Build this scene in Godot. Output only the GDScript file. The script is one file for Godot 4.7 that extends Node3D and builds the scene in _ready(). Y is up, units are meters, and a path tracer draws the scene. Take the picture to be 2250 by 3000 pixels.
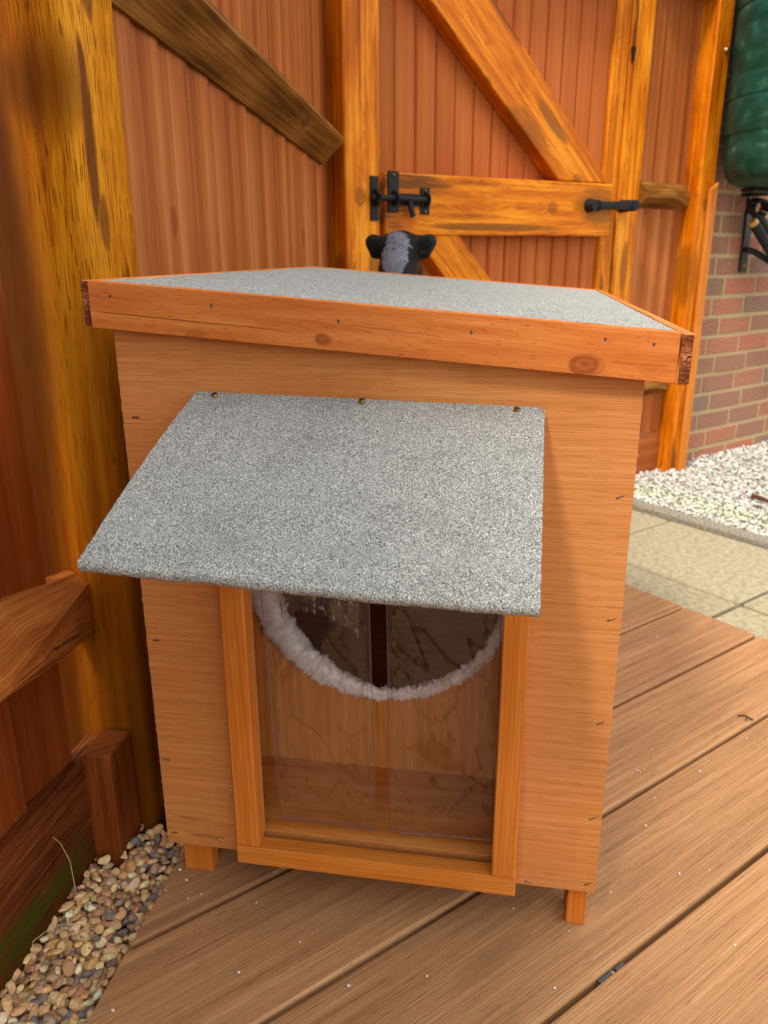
extends Node3D
# Two ground frames: the box frame (a across its front, d away from the camera) and the deck frame (u along the boards, w across them).
const CAM_H := 0.65
const AZ_D := 0.168453
const AZ_U := 0.944494
var rng := RandomNumberGenerator.new()
var M := {}
var box_rot := -AZ_D
var deck_rot := PI / 2 - AZ_U

# ---------------------------------------------------------------- mesh builder
class MB:
	var v := PackedVector3Array()
	var n := PackedVector3Array()
	var uv := PackedVector2Array()
	var c := PackedColorArray()
	var col := Color.WHITE
	var o := Vector3.ZERO
	func tri(a: Vector3, b: Vector3, d: Vector3, na: Vector3, nb: Vector3, nd: Vector3, ua := Vector2.ZERO, ub := Vector2.ZERO, ud := Vector2.ZERO):
		if (b - a).cross(d - a).dot(na + nb + nd) > 0:
			v.append_array([a - o, d - o, b - o]); n.append_array([na, nd, nb]); uv.append_array([ua, ud, ub])
		else:
			v.append_array([a - o, b - o, d - o]); n.append_array([na, nb, nd]); uv.append_array([ua, ub, ud])
		c.append_array([col, col, col])
	func quad(a: Vector3, b: Vector3, d: Vector3, e: Vector3, nn: Vector3, ua := Vector2.ZERO, ub := Vector2.ZERO, ud := Vector2.ZERO, ue := Vector2.ZERO):
		tri(a, b, d, nn, nn, nn, ua, ub, ud)
		tri(a, d, e, nn, nn, nn, ua, ud, ue)
	# bevelled box; g = grain axis, sz = metres covered by one texture tile, uo = texture offset
	func box(ctr: Vector3, s: Vector3, r := 0.0015, g := 1, sz := Vector2.ONE, uo := Vector2.ZERO, B := Basis.IDENTITY):
		var h := s * 0.5
		r = min(r, min(h.x, min(h.y, h.z)) * 0.9)
		var P := {}
		for sx in [-1, 1]:
			for sy in [-1, 1]:
				for s3 in [-1, 1]:
					var sg := Vector3(sx, sy, s3)
					for k in 3:
						var q := Vector3(sx * (h.x - r), sy * (h.y - r), s3 * (h.z - r))
						q[k] = sg[k] * h[k]
						P[[sx, sy, s3, k]] = q
		var put := func(qs: Array, nl: Vector3):
			var us := []
			for q in qs:
				var cr := 0.0
				for k in 3:
					if k != g: cr += q[k] + h[k]
				us.append(Vector2((q[g] + h[g]) / sz.x, cr / sz.y) + uo)
			var w := []
			for q in qs: w.append(ctr + B * q)
			var nw: Vector3 = B * nl
			if w.size() == 4: quad(w[0], w[1], w[2], w[3], nw, us[0], us[1], us[2], us[3])
			else: tri(w[0], w[1], w[2], nw, nw, nw, us[0], us[1], us[2])
		for k in 3:
			var k1 := (k + 1) % 3
			var k2 := (k + 2) % 3
			for s0 in [-1, 1]:
				var qs := []
				for pr in [[-1, -1], [1, -1], [1, 1], [-1, 1]]:
					var key := [0, 0, 0, k]
					key[k] = s0; key[k1] = pr[0]; key[k2] = pr[1]
					qs.append(P[key])
				var nl := Vector3.ZERO
				nl[k] = s0
				put.call(qs, nl)
				for s1 in [-1, 1]:      # edge between faces k and k1, running along k2
					var ka := [0, 0, 0, k]
					ka[k] = s0; ka[k1] = s1; ka[k2] = -1
					var kb := ka.duplicate(); kb[k2] = 1
					var kc := kb.duplicate(); kc[3] = k1
					var kd := ka.duplicate(); kd[3] = k1
					var ne := Vector3.ZERO
					ne[k] = s0; ne[k1] = s1
					put.call([P[ka], P[kb], P[kc], P[kd]], ne.normalized())
		for sx in [-1, 1]:
			for sy in [-1, 1]:
				for s3 in [-1, 1]:
					put.call([P[[sx, sy, s3, 0]], P[[sx, sy, s3, 1]], P[[sx, sy, s3, 2]]], Vector3(sx, sy, s3).normalized())
	# prism: polygon in (x,y), from z0 (front, larger) to z1; along = grain direction
	func prism(poly: PackedVector2Array, z0: float, z1: float, along: Vector2, sz: Vector2, uo := Vector2.ZERO, r := 0.002):
		var al := along.normalized()
		var ac := Vector2(-al.y, al.x)
		var mn := Vector2(1e9, 1e9)
		var cen := Vector2.ZERO
		for p in poly:
			mn.x = min(mn.x, p.dot(al)); mn.y = min(mn.y, p.dot(ac)); cen += p / poly.size()
		var f := func(p: Vector2, z: float) -> Vector2: return Vector2((p.dot(al) - mn.x) / sz.x, (p.dot(ac) - mn.y + (z0 - z)) / sz.y) + uo
		var inn := PackedVector2Array()
		var off := Geometry2D.offset_polygon(poly, -r)
		inn = off[0] if off.size() > 0 else poly
		if inn.size() != poly.size():
			inn = PackedVector2Array()
			for p in poly: inn.append(p + (cen - p).normalized() * r)
		else:
			var best := 0
			for k in inn.size():
				if inn[k].distance_to(poly[0]) < inn[best].distance_to(poly[0]): best = k
			var ii := PackedVector2Array()
			for k in inn.size(): ii.append(inn[(best + k) % inn.size()])
			if ii[1].distance_to(poly[1]) > ii[ii.size() - 1].distance_to(poly[1]):
				var jj := PackedVector2Array([ii[0]])
				for k in range(1, ii.size()): jj.append(ii[ii.size() - k])
				ii = jj
			inn = ii
		for side in [0, 1]:
			var z: float = z0 if side == 0 else z1
			var nz := Vector3(0, 0, sign(z0 - z1)) * (1 if side == 0 else -1)
			var t := Geometry2D.triangulate_polygon(inn)
			for k in range(0, t.size(), 3):
				var a := inn[t[k]]
				var b := inn[t[k + 1]]
				var d := inn[t[k + 2]]
				tri(Vector3(a.x, a.y, z), Vector3(b.x, b.y, z), Vector3(d.x, d.y, z), nz, nz, nz, f.call(a, z), f.call(b, z), f.call(d, z))
		var zf: float = z0 - sign(z0 - z1) * r
		var zb: float = z1 + sign(z0 - z1) * r
		for k in poly.size():
			var a := poly[k]
			var b := poly[(k + 1) % poly.size()]
			var ia := inn[k]
			var ib := inn[(k + 1) % poly.size()]
			var e := (b - a).normalized()
			var nn := Vector2(e.y, -e.x)
			if nn.dot((a + b) * 0.5 - cen) < 0: nn = -nn
			var n3 := Vector3(nn.x, nn.y, 0)
			quad(Vector3(a.x, a.y, zf), Vector3(b.x, b.y, zf), Vector3(b.x, b.y, zb), Vector3(a.x, a.y, zb), n3, f.call(a, zf), f.call(b, zf), f.call(b, zb), f.call(a, zb))
			var nb := (n3 + Vector3(0, 0, sign(z0 - z1))).normalized()
			quad(Vector3(a.x, a.y, zf), Vector3(b.x, b.y, zf), Vector3(ib.x, ib.y, z0), Vector3(ia.x, ia.y, z0), nb, f.call(a, zf), f.call(b, zf), f.call(ib, z0), f.call(ia, z0))
	# loft through sections (each an Array of Vector3, the same count), closed round; caps at both ends
	func loft(secs: Array, smooth := true, us := Vector2(1, 1), uo := Vector2.ZERO, caps := true):
		var m: int = secs[0].size()
		var ns := secs.size()
		var cen := []
		for s in secs:
			var q := Vector3.ZERO
			for p in s: q += p / m
			cen.append(q)
		var al := PackedFloat32Array([0.0])
		for k in range(1, ns): al.append(al[k - 1] + cen[k].distance_to(cen[k - 1]))
		var pr := PackedFloat32Array([0.0])
		var mid: Array = secs[ns / 2]
		for j in m: pr.append(pr[j] + mid[j].distance_to(mid[(j + 1) % m]))
		var nn := []
		for k in ns:
			var row := []
			for j in m:
				var t1: Vector3 = secs[k][(j + 1) % m] - secs[k][(j - 1 + m) % m]
				var t2: Vector3 = secs[min(k + 1, ns - 1)][j] - secs[max(k - 1, 0)][j]
				var q := t1.cross(t2).normalized()
				if q.dot(secs[k][j] - cen[k]) < 0: q = -q
				row.append(q)
			nn.append(row)
		for k in ns - 1:
			for j in m:
				var j2 := (j + 1) % m
				var a: Vector3 = secs[k][j]
				var b: Vector3 = secs[k][j2]
				var d: Vector3 = secs[k + 1][j2]
				var e: Vector3 = secs[k + 1][j]
				var ua := Vector2(al[k] / us.x, pr[j] / us.y) + uo
				var ub := Vector2(al[k] / us.x, pr[j + 1] / us.y) + uo
				var ud := Vector2(al[k + 1] / us.x, pr[j + 1] / us.y) + uo
				var ue := Vector2(al[k + 1] / us.x, pr[j] / us.y) + uo
				if smooth:
					tri(a, b, d, nn[k][j], nn[k][j2], nn[k + 1][j2], ua, ub, ud)
					tri(a, d, e, nn[k][j], nn[k + 1][j2], nn[k + 1][j], ua, ud, ue)
				else:
					var q: Vector3 = (nn[k][j] + nn[k][j2] + nn[k + 1][j2] + nn[k + 1][j]).normalized()
					var fl := (d - a).cross(e - b).normalized()
					if fl.dot(q) < 0: fl = -fl
					quad(a, b, d, e, fl, ua, ub, ud, ue)
		if caps:
			for k in [0, ns - 1]:
				var q: Vector3 = (cen[0] - cen[1]).normalized() if k == 0 else (cen[ns - 1] - cen[ns - 2]).normalized()
				for j in m:
					tri(secs[k][j], secs[k][(j + 1) % m], cen[k], q, q, q, Vector2(0, pr[j] / us.y) + uo, Vector2(0, pr[j + 1] / us.y) + uo, Vector2(0.01, pr[j] / us.y) + uo)
	func tube(path: Array, r: float, seg := 10, r2 := -1.0):
		var secs := []
		for k in path.size():
			var t: Vector3 = (path[min(k + 1, path.size() - 1)] - path[max(k - 1, 0)]).normalized()
			var up := Vector3.UP if abs(t.y) < 0.9 else Vector3.RIGHT
			var x := t.cross(up).normalized()
			var y := x.cross(t).normalized()
			var rr := r if r2 < 0 else lerpf(r, r2, float(k) / (path.size() - 1))
			var s := []
			for j in seg: s.append(path[k] + (x * cos(TAU * j / seg) + y * sin(TAU * j / seg)) * rr)
			secs.append(s)
		loft(secs)
	func lathe(at: Vector3, prof: Array, seg := 24):     # prof: (radius, height)
		var secs := []
		for p in prof:
			var s := []
			for j in seg: s.append(at + Vector3(cos(TAU * j / seg) * p[0], p[1], sin(TAU * j / seg) * p[0]))
			secs.append(s)
		loft(secs, true, Vector2(1, 1))
	func mesh() -> ArrayMesh:
		var a := []
		a.resize(Mesh.ARRAY_MAX)
		a[Mesh.ARRAY_VERTEX] = v; a[Mesh.ARRAY_NORMAL] = n; a[Mesh.ARRAY_TEX_UV] = uv; a[Mesh.ARRAY_COLOR] = c
		var m := ArrayMesh.new()
		m.add_surface_from_arrays(Mesh.PRIMITIVE_TRIANGLES, a)
		return m

# ---------------------------------------------------------------- scene helpers
func numbered(parent: Node, called: String) -> String:
	if not parent.has_node(NodePath(called)): return called
	var d: Dictionary = parent.get_meta("_n") if parent.has_meta("_n") else {}
	var k: int = d.get(called, 0) + 1
	d[called] = k
	parent.set_meta("_n", d)
	return "%s_%03d" % [called, k]

func tag(o: Node, label := "", category := "", group := "", kind := ""):
	if label != "": o.set_meta("label", label)
	if category != "": o.set_meta("category", category)
	if group != "": o.set_meta("group", group)
	if kind != "": o.set_meta("kind", kind)
	return o

# a thing whose base stands at `at`, given in the box frame (a, y, -d) or the deck frame (u, y, w)
func thing(called: String, label: String, category: String, rot: float, at := Vector3.ZERO, group := "", kind := "") -> Node3D:
	var t := Node3D.new()
	t.name = numbered(self, called)
	add_child(t)
	t.rotation.y = rot
	t.position = Basis(Vector3.UP, rot) * at
	t.set_meta("org", at)
	return tag(t, label, category, group, kind)

func mb(root: Node) -> MB:
	var b := MB.new()
	var r := root
	while r and r != self and not r.has_meta("org"): r = r.get_parent()
	if r and r.has_meta("org"): b.o = r.get_meta("org")
	return b

func put(called: String, b: MB, m: Material, parent: Node) -> MeshInstance3D:
	var o := MeshInstance3D.new()
	o.name = numbered(parent, called)
	o.mesh = b.mesh()
	o.material_override = m
	parent.add_child(o)
	return o

func rnd(a: float, b: float) -> float: return rng.randf_range(a, b)

func off_for(len_along: float, cross: float, w: Dictionary) -> Vector2:
	return Vector2(rng.randf() * max(0.0, 1.0 - len_along / w.sz.x), rng.randf() * max(0.0, 1.0 - cross / w.sz.y))

# a sawn timber piece
func timber(called: String, root: Node, ctr: Vector3, s: Vector3, w: Dictionary, g := 1, r := 0.0015, tint := Color.WHITE, B := Basis.IDENTITY) -> MeshInstance3D:
	var b := mb(root)
	b.col = tint
	var cr := s.x + s.y + s.z - s[g]
	b.box(ctr, s, r, g, w.sz, off_for(s[g], cr, w), B)
	return put(called, b, w.mat, root)

func tone(v: float, spread := 0.0) -> Color:
	var k := v * (1.0 + rnd(-spread, spread))
	return Color(k, k * (1.0 + rnd(-0.25, 0.25) * spread), k * (1.0 + rnd(-0.4, 0.4) * spread))

# ---------------------------------------------------------------- textures
func noise_bytes(w: int, h: int, sx: float, sy: float, sd: int, freq := 0.12, oct := 3, type := FastNoiseLite.TYPE_SIMPLEX_SMOOTH) -> PackedByteArray:
	var f := FastNoiseLite.new()
	f.noise_type = type
	f.seed = sd
	f.frequency = freq
	f.fractal_octaves = oct
	var im := f.get_image(max(4, int(ceil(w / sx))), max(4, int(ceil(h / sy))), false, false, true)
	im.resize(w, h, Image.INTERPOLATE_CUBIC)
	im.convert(Image.FORMAT_L8)
	return im.get_data()

func lut(ramp: Array) -> Array:
	var r := PackedByteArray(); var g := PackedByteArray(); var b := PackedByteArray()
	for k in 256:
		var t := k / 255.0 * (ramp.size() - 1)
		var i: int = min(int(t), ramp.size() - 2)
		var c: Color = ramp[i].lerp(ramp[i + 1], t - i)
		r.append(int(c.r * 255)); g.append(int(c.g * 255)); b.append(int(c.b * 255))
	return [r, g, b]

# Wood seen along its grain (image x). Returns {mat, sz}. ramp runs dark to light.
func wood(w: int, h: int, sz: Vector2, ramp: Array, o: Dictionary) -> Dictionary:
	var sd: int = o.get("seed", 1)
	var pxm := w / sz.x
	var pym := h / sz.y
	var fib := noise_bytes(w, h, o.get("fl", 0.02) * pxm, max(1.0, o.get("fw", 0.0006) * pym), sd, 0.5, 2)
	var fi2 := noise_bytes(w, h, o.get("fl2", 0.1) * pxm, max(1.0, o.get("fw2", 0.003) * pym), sd + 1, 0.35, 2)
	var flk := noise_bytes(w, h, max(1.0, o.get("kl", 0.006) * pxm), max(1.0, o.get("kw", 0.0008) * pym), sd + 2, 0.5, 1)
	var wrp := noise_bytes(w, h, 0.16 * pxm, 0.03 * pym, sd + 3, 0.35, 2)
	var blo := noise_bytes(w, h, o.get("bl", 0.08) * pxm, o.get("bw", 0.03) * pym, sd + 4, 0.4, 3)
	var spk := noise_bytes(w, h, 1, 1, sd + 5, 0.9, 1)
	var rings: float = o.get("rings", 180.0)
	var ra: float = o.get("ra", 0.25)
	var fa: float = o.get("fa", 0.3) / 128.0
	var f2: float = o.get("f2", 0.2) / 128.0
	var ba: float = o.get("ba", 0.2) / 128.0
	var sa: float = o.get("sa", 0.06) / 128.0
	var wa: float = o.get("wa", 0.02) / 128.0
	var base: float = o.get("base", 0.6)
	var kt: float = o.get("kt", 0.8) * 255.0      # fleck threshold
	var ka: float = o.get("ka", 0.0)
	var disp := PackedFloat32Array(); disp.resize(w * h)
	var dark := PackedFloat32Array(); dark.resize(w * h)
	for kn in o.get("knots", []):                 # x, y, rx, ry in metres, strength
		var x0: int = max(0, int((kn[0] - kn[2] * 5) * pxm)); var x1: int = min(w, int((kn[0] + kn[2] * 5) * pxm))
		var y0: int = max(0, int((kn[1] - kn[3] * 4) * pym)); var y1: int = min(h, int((kn[1] + kn[3] * 4) * pym))
		for y in range(y0, y1):
			for x in range(x0, x1):
				var dx: float = (x / pxm - kn[0]) / kn[2]
				var dy: float = (y / pym - kn[1]) / kn[3]
				var r2 := dx * dx * 0.35 + dy * dy
				var i := y * w + x
				disp[i] += signf(dy) * kn[3] * 0.9 * exp(-r2 * 0.5)
				var rr := dx * dx + dy * dy
				if rr < 1.7:
					var q := sqrt(rr) + (fi2[i] - 128) * 0.0016 + (wrp[i] - 128) * 0.003
					var m: float = clamp((1.1 - q) * 3.0, 0.0, 1.0) * (0.50 + 0.10 * sin(q * 11.0) + (fib[i] - 128) * 0.002) + clamp(1.0 - abs(q - 1.0 - 0.12 * dx) * 6.0, 0.0, 1.0) * (0.18 + 0.2 * clampf(-dy, 0.0, 1.0))
					dark[i] = max(dark[i], m * kn[4])
	for cr in o.get("cracks", []):                # x0,y0,x1,y1 in metres, half width
		var a := Vector2(cr[0], cr[1]); var b := Vector2(cr[2], cr[3])
		var ns: int = int(abs(b.x - a.x) * pxm)
		for k in ns:
			var t := k / float(ns)
			var p := a.lerp(b, t)
			var yy: float = p.y * pym + (wrp[clampi(int(p.y * pym), 0, h - 1) * w + clampi(int(p.x * pxm), 0, w - 1)] - 128) * 0.02
			for j in range(-1, 2):
				var xi := int(p.x * pxm); var yi := int(yy) + j
				if xi >= 0 and xi < w and yi >= 0 and yi < h:
					dark[yi * w + xi] = max(dark[yi * w + xi], (1.1 if j == 0 else 0.35) * cr[4] * minf(1.0, minf(t, 1 - t) * 8.0))
	for s in o.get("stains", []):                 # x, y, rx, ry in metres, strength: wear with an outline of its own
		var x0: int = max(0, int((s[0] - s[2]) * pxm)); var x1: int = min(w, int((s[0] + s[2]) * pxm))
		var y0: int = max(0, int((s[1] - s[3]) * pym)); var y1: int = min(h, int((s[1] + s[3]) * pym))
		for y in range(y0, y1):
			for x in range(x0, x1):
				var i := y * w + x
				var q := Vector2((x / pxm - s[0]) / s[2], (y / pym - s[1]) / s[3]).length()
				if q >= 1.0: continue
				var e := 1.0 - q
				var m: float = clampf(e * 1.5 + ((blo[i] - 128) / 80.0 + (fi2[i] - 128) / 70.0 + (fib[i] - 128) / 90.0) * minf(e * 4.0, 1.0) - 0.12 * minf(e * 8.0, 1.0), 0.0, 1.0) * s[4]
				if s.size() > 5: m = smoothstep(0.0, s[5], e + ((blo[i] - 128) / 600.0 + (fib[i] - 128) / 900.0) * minf(e * 6.0, 1.0)) * s[4]
				dark[i] = max(dark[i], m)
	var L := lut(ramp)
	var lr: PackedByteArray = L[0]; var lg: PackedByteArray = L[1]; var lb: PackedByteArray = L[2]
	var dc: Color = o.get("dark", Color(0.2, 0.1, 0.05))
	var dr := int(dc.r * 255); var dg := int(dc.g * 255); var db := int(dc.b * 255)
	var out := PackedByteArray(); out.resize(w * h * 3)
	var hgt := PackedByteArray(); hgt.resize(w * h)
	var i := 0
	for y in h:
		var ym := y / pym
		for x in w:
			var ph: float = (ym + (wrp[i] - 128) * wa + disp[i]) * rings
			var fr := ph - floorf(ph)
			var ring := fr * fr
			if fr > 0.9: ring *= (1.0 - fr) * 10.0
			var f := (fib[i] - 128) * fa
			var t := base - ra * ring + f + (fi2[i] - 128) * f2 + (blo[i] - 128) * ba + (spk[i] - 128) * sa
			var k := dark[i]
			if flk[i] > kt: k = maxf(k, minf(1.0, (flk[i] - kt) / 22.0) * ka)
			var q := clampi(int(t * 255.0), 0, 255)
			var j := i * 3
			if k > 0.0:
				k = minf(k, 1.0)
				out[j] = int(lr[q] + (dr - lr[q]) * k); out[j + 1] = int(lg[q] + (dg - lg[q]) * k); out[j + 2] = int(lb[q] + (db - lb[q]) * k)
			else:
				out[j] = lr[q]; out[j + 1] = lg[q]; out[j + 2] = lb[q]
			hgt[i] = clampi(int(150 + f * 180.0 - ring * ra * 120.0 - k * 90.0 + (spk[i] - 128) * 0.25), 0, 255)
			i += 1
	var m := StandardMaterial3D.new()
	m.albedo_texture = ImageTexture.create_from_image(Image.create_from_data(w, h, false, Image.FORMAT_RGB8, out))
	m.vertex_color_use_as_albedo = true
	m.roughness = o.get("rough", 0.6)
	m.metallic_specular = o.get("spec", 0.4) * 0.5
	if o.get("hs", 0.03) > 0:
		m.heightmap_enabled = true
		m.heightmap_texture = ImageTexture.create_from_image(Image.create_from_data(w, h, false, Image.FORMAT_L8, hgt))
		m.heightmap_scale = o.get("hs", 0.03)
	if o.has("coat"):
		m.clearcoat_enabled = true; m.clearcoat = o.coat; m.clearcoat_roughness = o.get("coat_rough", 0.25)
	return {"mat": m, "sz": sz, "img": out, "w": w, "h": h}

func hx(s: String) -> Color: return Color.html(s)

func grain_tex(size: int, freq: float, ramp: Array, offs: Array, sd: int, type := FastNoiseLite.TYPE_CELLULAR, oct := 0) -> NoiseTexture2D:
	var f := FastNoiseLite.new()
	f.noise_type = type
	f.seed = sd
	f.frequency = freq
	if oct == 0: f.fractal_type = FastNoiseLite.FRACTAL_NONE
	else: f.fractal_octaves = oct
	f.cellular_return_type = FastNoiseLite.RETURN_CELL_VALUE
	f.cellular_jitter = 1.0
	var t := NoiseTexture2D.new()
	t.width = size; t.height = size; t.noise = f; t.seamless = true; t.seamless_blend_skirt = 0.05
	if ramp.size() > 0:
		var g := Gradient.new()
		g.offsets = PackedFloat32Array(offs); g.colors = PackedColorArray(ramp)
		t.color_ramp = g
	return t

func plain(c: Color, rough := 0.6, metal := 0.0) -> StandardMaterial3D:
	var m := StandardMaterial3D.new()
	m.albedo_color = c; m.roughness = rough; m.metallic = metal
	return m

# world-triplanar surface from two noise layers
func stone(ramp: Array, offs: Array, per_m: float, sd: int, rough := 0.9, bump := 0.08, freq := 0.02, type := FastNoiseLite.TYPE_SIMPLEX_SMOOTH) -> StandardMaterial3D:
	var m := StandardMaterial3D.new()
	m.albedo_texture = grain_tex(512, freq, ramp, offs, sd, type, 5)
	m.roughness = rough
	m.metallic_specular = 0.3
	m.heightmap_enabled = true
	m.heightmap_texture = grain_tex(512, freq * 2.5, [], [], sd + 9, FastNoiseLite.TYPE_SIMPLEX_SMOOTH, 5)
	m.heightmap_scale = bump
	m.uv1_triplanar = true
	m.uv1_world_triplanar = true
	m.uv1_scale = Vector3.ONE * per_m
	m.vertex_color_use_as_albedo = true
	return m

func make_materials():
	# stained plywood of the box front
	M.ply = wood(1110, 1340, Vector2(0.444, 0.536), [hx("884a20"), hx("b67038"), hx("c6844c"), hx("d69c66")], {"seed": 11, "rings": 26.0, "ra": 0.05, "wa": 0.05, "fa": 0.20, "fl": 0.035, "fw": 0.0005, "f2": 0.12, "fl2": 0.15, "fw2": 0.002, "kl": 0.018, "kw": 0.0004, "kt": 0.74, "ka": 0.34, "ba": 0.12, "bl": 0.2, "bw": 0.1, "base": 0.60, "sa": 0.08, "dark": hx("7a4826"), "hs": 0.02, "rough": 0.6,
		"stains": [[0.03, 0.505, 0.026, 0.009, 0.5], [0.045, 0.520, 0.024, 0.008, 0.5]]})
	M.fascia = wood(1430, 118, Vector2(0.50, 0.0413), [hx("9c5220"), hx("ba6c34"), hx("c87c40"), hx("d89252")], {"seed": 21, "rings": 480.0, "ra": 0.22, "wa": 0.005, "fa": 0.18, "fl": 0.010, "fw": 0.0006, "f2": 0.22, "fl2": 0.05, "fw2": 0.004, "kl": 0.007, "kw": 0.0006, "kt": 0.80, "ka": 0.35, "ba": 0.12, "base": 0.66, "dark": hx("6b3216"), "hs": 0.03, "rough": 0.6,
		"knots": [[0.203, 0.0080, 0.0090, 0.0055, 0.95], [0.411, 0.0085, 0.0125, 0.0070, 0.95], [0.095, 0.001, 0.010, 0.005, 0.35], [0.462, 0.009, 0.011, 0.005, 0.2]],
		"cracks": [[0.0, 0.0145, 0.17, 0.0125, 0.9], [0.0, 0.026, 0.06, 0.0265, 0.3], [0.22, 0.022, 0.30, 0.019, 0.4], [0.43, 0.0115, 0.476, 0.0125, 0.5]]})
	M.pine = wood(900, 300, Vector2(0.6, 0.12), [hx("8a4310"), hx("b3621d"), hx("c4762e"), hx("d28c44")], {"seed": 31, "rings": 210.0, "ra": 0.26, "wa": 0.004, "fa": 0.15, "f2": 0.16, "ba": 0.10, "base": 0.72, "dark": hx("6b3512"), "hs": 0.02, "rough": 0.5})
	M.inner = wood(700, 420, Vector2(0.6, 0.42), [hx("8e4816"), hx("b26a2a"), hx("c67e3c"), hx("d49252")], {"seed": 41, "rings": 30.0, "ra": 0.1, "wa": 0.04, "fa": 0.2, "f2": 0.2, "ba": 0.15, "base": 0.6, "hs": 0.0, "rough": 0.55})
	# reddish feather-edge fence boards
	M.red = wood(1300, 560, Vector2(2.0, 0.36), [hx("6e3816"), hx("965024"), hx("ae6636"), hx("ca8e56")], {"seed": 51, "rings": 70.0, "ra": 0.04, "wa": 0.012, "fa": 0.15, "fl": 0.08, "fw": 0.0012, "f2": 0.16, "fl2": 0.9, "fw2": 0.0045, "ba": 0.26, "bl": 0.5, "bw": 0.03, "base": 0.50, "dark": hx("6a3218"), "hs": 0.03, "rough": 0.5, "kl": 0.05, "kw": 0.0012, "kt": 0.86, "ka": 0.25,
		"knots": [[0.82, 0.05, 0.018, 0.008, 0.8], [1.45, 0.19, 0.02, 0.01, 0.7], [0.35, 0.29, 0.015, 0.009, 0.6]]})
	M.tongue = wood(1000, 420, Vector2(2.0, 0.30), [hx("803c18"), hx("a45426"), hx("b66632"), hx("c87e46")], {"seed": 55, "rings": 50.0, "ra": 0.05, "wa": 0.012, "fa": 0.12, "fl": 0.06, "fw": 0.0014, "f2": 0.16, "fl2": 0.6, "fw2": 0.007, "ba": 0.14, "bl": 0.3, "bw": 0.04, "base": 0.52, "hs": 0.03, "rough": 0.5})
	# dark, wetter boards close to the ground
	M.redwet = M.red.duplicate()
	var rw: StandardMaterial3D = M.red.mat.duplicate()
	rw.roughness = 0.45; rw.metallic_specular = 0.35
	M.redwet.mat = rw
	# amber gate timbers
	M.amber = wood(1700, 560, Vector2(2.02, 0.36), [hx("562503"), hx("9c4a05"), hx("be6408"), hx("d67c0e"), hx("e89626")], {"seed": 61, "rings": 120.0, "ra": 0.24, "wa": 0.03, "fa": 0.22, "fl": 0.03, "fw": 0.0012, "f2": 0.34, "fl2": 0.25, "fw2": 0.006, "ba": 0.32, "bl": 0.14, "bw": 0.03, "base": 0.64, "dark": hx("3e2410"), "hs": 0.05, "rough": 0.38, "spec": 0.5, "kl": 0.05, "kw": 0.0010, "kt": 0.76, "ka": 0.45,
		"knots": [[0.66, 0.09, 0.020, 0.018, 0.55], [0.25, 0.24, 0.016, 0.012, 0.7], [1.1, 0.16, 0.02, 0.014, 0.6], [1.2, 0.30, 0.014, 0.012, 0.6]],
		"stains": [[0.03, 0.05, 0.12, 0.05, 0.65], [0.12, 0.135, 0.16, 0.022, 0.65], [0.45, 0.03, 0.3, 0.012, 0.5], [0.86, 0.10, 0.12, 0.06, 0.35], [0.6, 0.25, 0.1, 0.015, 0.6], [0.8, 0.30, 0.12, 0.02, 0.6], [0.3, 0.33, 0.2, 0.02, 0.6], [0.9, 0.2, 0.1, 0.02, 0.4]]})
	# weathered fence rails
	M.old = wood(900, 260, Vector2(1.3, 0.16), [hx("41260c"), hx("6b4318"), hx("8a5a24"), hx("a0743c")], {"seed": 71, "rings": 150.0, "ra": 0.22, "wa": 0.006, "fa": 0.2, "f2": 0.3, "ba": 0.35, "base": 0.55, "dark": hx("3a2410"), "hs": 0.04, "rough": 0.6, "knots": [[0.95, 0.05, 0.02, 0.012, 0.8]]})
	M.rail = wood(900, 260, Vector2(0.9, 0.16), [hx("5a2a10"), hx("8a4a20"), hx("a8642e"), hx("bb7a44")], {"seed": 76, "rings": 240.0, "ra": 0.2, "wa": 0.0012, "fa": 0.24, "f2": 0.2, "ba": 0.22, "base": 0.56, "dark": hx("1c0e06"), "hs": 0.05, "rough": 0.5,
		"cracks": [[0.45, 0.035, 0.80, 0.030, 0.9], [0.40, 0.05, 0.85, 0.045, 1.0], [0.5, 0.062, 0.83, 0.058, 0.9], [0.42, 0.073, 0.75, 0.07, 0.8], [0.6, 0.022, 0.86, 0.02, 0.6]]})
	# the near post: front face 0..0.1 across, inner face 0.1..0.2
	M.post = wood(1700, 560, Vector2(1.75, 0.23), [hx("4a1c04"), hx("803c05"), hx("a25a08"), hx("b8720e"), hx("cc8a1e")], {"seed": 81, "rings": 60.0, "ra": 0.10, "wa": 0.02, "fa": 0.34, "fl": 0.022, "fw": 0.0008, "f2": 0.18, "fl2": 0.16, "fw2": 0.006, "kl": 0.020, "kw": 0.0009, "kt": 0.68, "ka": 0.5, "ba": 0.30, "bl": 0.25, "bw": 0.05, "base": 0.66, "dark": hx("3e1a06"), "hs": 0.06, "rough": 0.38, "spec": 0.3,
		"knots": [[1.19, 0.145, 0.040, 0.013, 0.9], [0.50, 0.080, 0.018, 0.020, 0.7]],
		"stains": [[0.80, 0.005, 2.2, 0.070, 0.85, 0.75], [1.10, 0.05, 0.07, 0.08, 0.6, 0.8], [1.06, 0.122, 0.09, 0.012, 0.7], [0.10, 0.06, 0.95, 0.22, 0.66, 0.8], [0.9, 0.17, 0.05, 0.012, 0.6], [0.78, 0.16, 0.06, 0.01, 0.5], [0.98, 0.135, 0.03, 0.010, 0.5]]})
	# composite deck boards
	var deck_marks := []
	for k in 26: deck_marks.append([rnd(0, 2.2), rnd(0, 0.5), rnd(0.03, 0.12), rnd(0.008, 0.03), rnd(0.12, 0.38)])
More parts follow.
